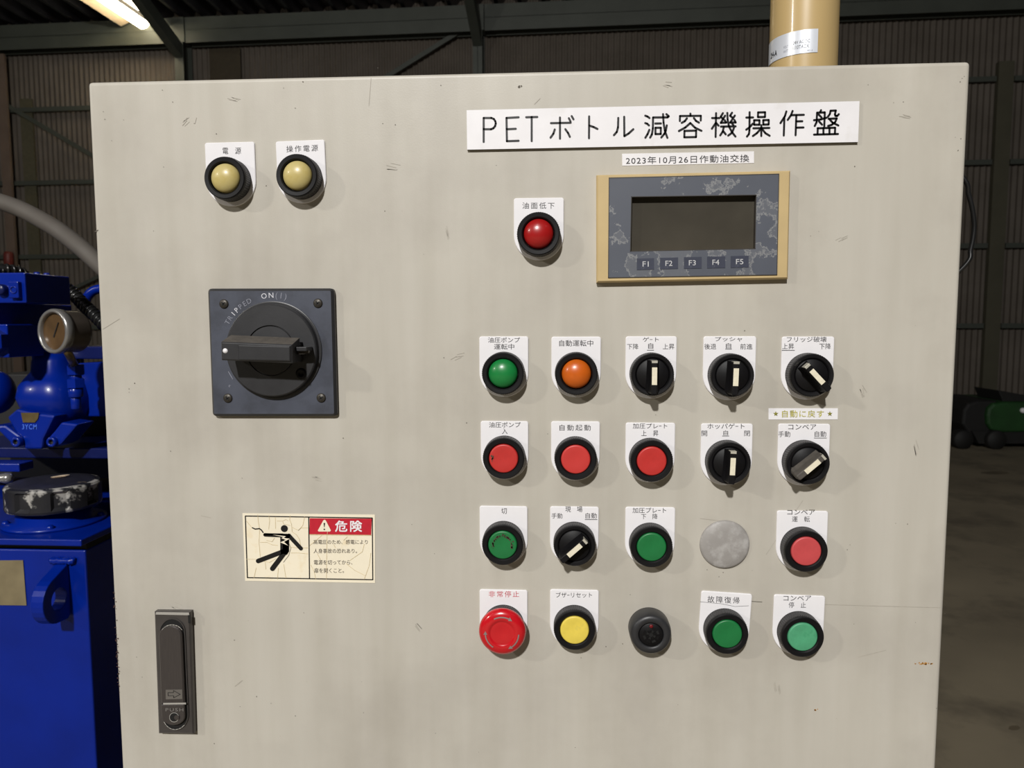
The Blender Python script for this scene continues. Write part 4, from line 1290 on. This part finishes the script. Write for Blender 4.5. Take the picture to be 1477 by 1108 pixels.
# filler cap on the lid
fc = atz(80, 752, zl)
dist = (fc.y - CAM[1])
cr_ = 64.5 * dist / F
m = MB()
m.lathe((fc.x, fc.y, zl), (0, 0, 1), [(0, 0.0), (cr_ * 1.08, 0.0), (cr_ * 1.08, 0.004), (cr_ * 0.80, 0.006), (cr_ * 0.78, 0.025), (0, 0.025)], 56)
m.build('filler_flange', M_BLUE, root)
for a in (math.radians(215), math.radians(300), math.radians(20), math.radians(120)):
    m = MB()
    c = Vector((fc.x + cr_ * 0.97 * math.cos(a), fc.y + cr_ * 0.97 * math.sin(a), zl + 0.004))
    m.lathe(c, (0, 0, 1), [(0.005, 0), (0.005, 0.003), (0.003, 0.005), (0, 0.0055)], 12)
    m.build('bolt', M_BLUE, root)
CH = 42 * dist / F * 0.92
p = empty('filler_cap', (fc.x, fc.y, zl + 0.023), root)
m = MB()
zc0 = zl + 0.022
NS = 96
prof = [(0.90, 0.0, 0), (0.985, 0.05, 0), (1.0, 0.14, 0), (1.0, 0.26, 1), (1.0, 0.82, 1), (1.0, 0.9, 0), (0.965, 0.97, 0), (0.88, 1.0, 0)]
rows = []
for r, h, notch in prof:
    row = []
    for s in range(NS):
        a = 2 * PI * (s + 0.5) / NS
        rr = r * cr_
        ph = (s + 3) % (NS // 8)
        if notch and ph < 5:
            rr -= 0.0045
        row.append(Vector((fc.x + rr * math.cos(a), fc.y + rr * math.sin(a), zc0 + CH * h)))
    rows.append(row)
m.grid(rows, 0, False, True)
m.build('grip_ring', M_CAPBLK, p, weld=True)
m = MB()
m.lathe((fc.x, fc.y, zc0 + CH), (0, 0, 1), [(cr_ * 0.88, 0), (cr_ * 0.86, 0.0012), (cr_ * 0.5, 0.003), (0, 0.0035)], 48)
m.build('top_disc', M_CAPTOP, p)
m = MB()
q0 = Vector((fc.x, fc.y + 0.01, zc0 + CH + 0.004))
m.face([q0 + Vector(v) for v in ((-0.012, 0, 0), (-0.002, -0.004, 0.001), (0.010, 0.001, 0.002), (0.014, 0.006, 0.003), (0.002, 0.004, 0.002))], 0)
m.face([q0 + Vector(v) for v in ((-0.012, 0, -0.001), (0.002, 0.004, 0.001), (0.014, 0.006, 0.002), (0.010, 0.001, 0.001), (-0.002, -0.004, 0.0))], 0)
m.build('paint_flake', M_REFL, p, weld=False)

# ================================================================== hydraulic pump behind the cap
PY = 0.52
def ap_(pts, Y): return [at(x, y, Y) for x, y in pts]
root = pump = empty('hydraulic_pump', at(60, 690, PY + 0.06))
tag(root, 'glossy blue cast hydraulic pump with a round pressure gauge, behind the black filler cap', 'pump')
def solid(name, pts, Y, depth, mt=M_BLUE, bev=0.002, seg=2, par=None):
    m = MB()
    m.prism(ap_(pts, Y), (0, depth, 0))
    return m.build(name, mt, par or root, bevel=bev, bseg=seg)
def blob(name, pts, mt=M_BLUE):
    m = MB()
    for (x, y, Y, rx, ry, rz) in pts:
        m.blob(at(x, y, Y), (rx, ry, rz))
    return m.build(name, mt, root)
sc_ = (PY + 0.51) / F
# bulged housing: a lathe-like casting swelling below a narrower neck
m = MB()
cH = at(90, 555, PY + 0.035)
ring = []
for (y, hw, dp, sh) in ((508, 22, 26, -8), (520, 27, 34, -8), (536, 29, 38, -7), (546, 38, 48, -6), (556, 46, 55, -5), (572, 50, 58, -5), (588, 47, 55, -2), (599, 37, 44, 4), (610, 26, 32, 6)):
    z = at(85, y, PY + 0.02).z
    row = []
    for k in range(32):
        a = 2 * PI * k / 32
        ca, sa = math.cos(a), math.sin(a)
        f = lambda t: math.copysign(abs(t) ** 0.75, t)
        row.append(Vector((cH.x + (sh + hw * f(ca)) * sc_, cH.y + dp * sc_ * f(sa), z)))
    ring.append(row)
m.grid(ring, 0, True, True)
m.face(ring[0], 0)
m.face(ring[-1], 0)
m.build('housing', M_BLUE, root)
solid('end_flange', [(112, 524), (150, 522), (170, 522), (170, 601), (116, 601)], PY + 0.03, 0.06)
blob('side_bulb', [(-6, 566, PY + 0.05, 0.026, 0.03, 0.034)])
# foot with three arms, and its bolts
m = MB()
m.prism(ap_([(24, 590), (52, 596), (79, 600), (70, 618), (62, 634), (60, 648), (34, 648), (32, 636), (24, 626), (10, 602)], PY - 0.03), (0, 0.05, 0))
m.build('foot', M_BLUE, root, bevel=0.003)
for pts in ([(-12, 614), (8, 614), (30, 630), (32, 640), (27, 645), (19, 643), (0, 624)], [(88, 609), (113, 612), (88, 641), (80, 645), (70, 643), (67, 634), (78, 622)]):
    m = MB()
    m.prism(ap_(pts, PY - 0.034), (0, 0.04, 0))
    m.build('foot_arm', M_BLUE, root, bevel=0.003)
for x, y in ((26, 637), (77, 637)):
    m = MB()
    c = at(x, y, PY - 0.034)
    m.lathe(c, FRONT, [(0.0075, -0.002), (0.0075, 0.004), (0.0065, 0.006), (0.0040, 0.006), (0.0034, 0.005), (0.0034, 0.001), (0, 0.001)], 24, mis=[0, 0, 0, 0, 1, 1])
    m.build('bolt', [M_BLUE, M_RECESS], root)
solid('data_tag', [(30, 595.5), (56, 595.5), (54.5, 604), (50, 609.5), (33, 609.5)], PY - 0.0315, 0.0015, M_BRASS, 0)
m = MB()
write(m, '3YCM', (32, 612, 53, 619.5), 0, lambda x, y: at(x, y, PY - 0.0306), 1.2, 0.02)
m.build('cast_lettering', mat('rubbed_blue', (70, 110, 220), 0.3), root, weld=False)
# pressure fitting with hex nuts
m = MB()
for (y0, y1, r, seg) in ((526, 541, 12.5, 6), (541, 548, 8, 20), (546, 560, 12.5, 6), (560, 573, 10, 24), (573, 590, 7, 16)):
    c0, c1 = at(109, y0, PY - 0.03), at(110, y1, PY - 0.03)
    s2 = (PY - 0.03 + 0.51) / F
    L = (c1 - c0).length
    m.lathe(c0, c1 - c0, [(0, 0), (r * s2 * 0.9, 0), (r * s2, 0.001), (r * s2, L - 0.001), (r * s2 * 0.9, L), (0, L)], seg, sharp=seg < 10)
m.build('gauge_fitting', M_BLUE, root)
# blocks further up
def block(name, x0, y0, x1, y1, Y, depth, mt=M_BLUE, bev=0.0015, par=None):
    a_, b_ = at(x0, y0, Y), at(x1, y1, Y)
    m = MB()
    m.box((a_.x, Y, b_.z), (b_.x, Y + depth, a_.z))
    return m.build(name, mt, par or root, bevel=bev)
block('port_block', -70, 437, -2, 500, 0.47, 0.16)
block('hex_block', -60, 468, 13, 516, 0.45, 0.07)
m = MB()
c = at(-4, 492, 0.45)
m.lathe(c, FRONT, [(0.018, -0.002), (0.018, 0.012), (0.015, 0.014), (0, 0.014)], 6, sharp=True)
m.build('hex_plug', M_BLUE, root)
block('body_block', 44, 500, 72, 530, 0.53, 0.08)
block('rear_block', 96, 500, 170, 518, 0.56, 0.10, M_NAVY)
block('base_beam', -80, 645, 170, 662, PY + 0.01, 0.14, M_NAVY)
block('base_rail', -80, 668, 28, 681, 0.50, 0.03)
m = MB()
m.tube([at(x, 690, 0.49) for x in (-30, -10, 0, 10, 15, 18)], 0.007, 14, rfun=lambda k: (0.0075, 0.0075, 0.006, 0.008, 0.007, 0.003)[k])
m.build('drain_pipe', M_STEEL, root)

solid('shade_backing', [(-80, 560), (-10, 540), (170, 540), (170, 690), (-80, 690)], 0.66, 0.2, M_BLKM)  # added black mass standing in for the shaded dark behind the pump
# valve block on top, with its socket screws
root = empty('valve_block', at(0, 437, 0.45))
tag(root, 'dark blue rectangular valve block above the round pressure gauge', 'valve block')
block('body', -70, 394, 38, 437, 0.45, 0.092, par=root)
block('port_face', 11, 406, 27, 430, 0.443, 0.01, par=root)
m = MB()
c = at(19.5, 418, 0.443)
m.lathe(c, FRONT, [(0.0052, -0.001), (0.0052, 0.001), (0.0036, 0.001), (0.0034, -0.004), (0, -0.004)], 20, mis=[0, 0, 1, 1])
m.build('socket_screw', [M_BLUE, M_RECESS], root)
m = MB()
c = at(3, 418, 0.447)
m.lathe(c, FRONT, [(0.0075, -0.004), (0.0075, 0.004), (0.006, 0.006), (0, 0.0062)], 16)
m.build('plug', M_NAVY, root)
for x, y, Y in ((68, 394.5, 0.49), (84, 395.5, 0.51)):
    m = MB()
    c = at(x, y + 1.5, Y)
    z0 = at(0, 394, 0.45).z
    m.lathe((at(38, 400, 0.45).x - 0.014, Y, z0 - 0.001), (0, 0, 1), [(0.004, 0), (0.004, 0.004), (0.003, 0.005), (0, 0.005)], 14)
    m.build('bolt', M_BLUE, root)

# pressure gauge
gc = at(77.5, 478, 0.43)
ax = Vector((-0.33, -0.944, 0.03)).normalized()
gr = 34 * (gc.y - CAM[1]) / F
root = empty('pressure_gauge', gc, pump)
tag(root, 'round steel pressure gauge with a browned dial')
m = MB()
m.lathe(gc, ax, [(0, -0.036), (gr * 0.86, -0.036), (gr * 0.93, -0.032), (gr * 0.93, -0.006), (gr * 0.95, -0.004)], 56)
m.build('case', M_CASE, root)
m = MB()
m.lathe(gc, ax, [(gr * 0.94, -0.009), (gr * 1.0, -0.008), (gr * 1.0, 0.0), (gr * 0.95, 0.0025), (gr * 0.86, 0.003), (gr * 0.82, 0.001), (gr * 0.82, -0.004)], 56)
m.build('bezel_ring', M_STEEL, root)
m = MB()
m.lathe(gc, ax, [(gr * 0.83, -0.003), (0, -0.003)], 48)
m.build('dial', M_DIAL, root)
gu = Vector((0, 0, 1))
gs = ax.cross(gu).normalized()
def gq(x, z, d): return gc + gs * x + gu * z + ax * d
m = MB()
na = math.radians(62)
dx, dz = math.cos(na), math.sin(na)
sgn = 1 if gs.x > 0 else -1
tip = (sgn * dx * gr * 0.45, dz * gr * 0.45)
tl = (-sgn * dx * gr * 0.30, -dz * gr * 0.30)
nx, nz = -dz * 0.0011, sgn * dx * 0.0011
m.prism([gq(tl[0] - nx, tl[1] - nz, -0.0026), gq(tl[0] + nx, tl[1] + nz, -0.0026), gq(tip[0] + nx * .5, tip[1] + nz * .5, -0.0026), gq(tip[0] - nx * .5, tip[1] - nz * .5, -0.0026)], ax * 0.0005)
m.build('needle', M_RECESS, root)
m = MB()
sb = gc - ax * 0.018 + Vector((0, 0, -gr * 0.9))
se = at(108, 528, PY - 0.03)
m.tube([sb + Vector((0, 0, 0.006)), sb, sb.lerp(se, 0.5), se], 0.0055, 12)
m.build('stem', M_BRASS, root)

# ================================================================== hoses
pts = [at(x, y, Y) for x, y, Y in ((-60, 279, .62), (-30, 284, .61), (0, 291, .60), (30, 302, .585), (58, 316.5, .57), (80, 329.5, .555), (99, 343, .545), (120, 360, .53), (140, 378, .52), (168, 405, .50), (190, 440, .50))]
m = MB()
m.tube(smooth_path(pts, 8), 0.0128, 24)
tag(m.build('grey_hose', M_HOSE), 'thick smooth grey hose arching down behind the cabinet', 'hose')
def spiral(pts, r, label, group=None):
    path = smooth_path(pts, 14)
    root = empty('spiral_wrapped_hose', path[0])
    tag(root, label, 'hose', group)
    m = MB()
    m.tube(path, r, 14)
    m.build('hose', M_RUBBER, root)
    m = MB()
    n = len(path)
    L = sum((path[k + 1] - path[k]).length for k in range(n - 1))
    turns = int(L / 0.0085)
    hel = []
    for k in range(turns * 12 + 1):
        t = k / (turns * 12) * (n - 1)
        i = min(int(t), n - 2)
        c = path[i].lerp(path[i + 1], t - i)
        d = (path[i + 1] - path[i]).normalized()
        u = d.orthogonal().normalized()
        v = d.cross(u)
        a = 2 * PI * k / 12
        hel.append(c + (u * math.cos(a) + v * math.sin(a)) * r)
    m.tube(hel, 0.0022, 6)
    m.build('spiral_guard', M_RUBBER, root)
spiral([at(x, y, Y) for x, y, Y in ((88, 410, .60), (106, 424, .60), (122, 441, .59), (138, 456, .58), (158, 476, .57), (190, 505, .56))], 0.0085, 'black spiral wrapped hose running down behind the pressure gauge')
spiral([at(x, y, Y) for x, y, Y in ((-40, 384, .56), (-10, 387, .56), (10, 389, .57), (28, 393, .585), (40, 402, .60))], 0.0075, 'black spiral wrapped hose lying over the valve block top')
m = MB()
m.tube(smooth_path([at(x, y, .66) for x, y in ((122, 440), (126, 429), (133, 421), (143, 417), (160, 416), (190, 420))], 6), 0.0075, 16)
tag(m.build('blue_pipe', M_BLUE), 'short bent blue pipe above the spiral wrapped hose', 'pipe')
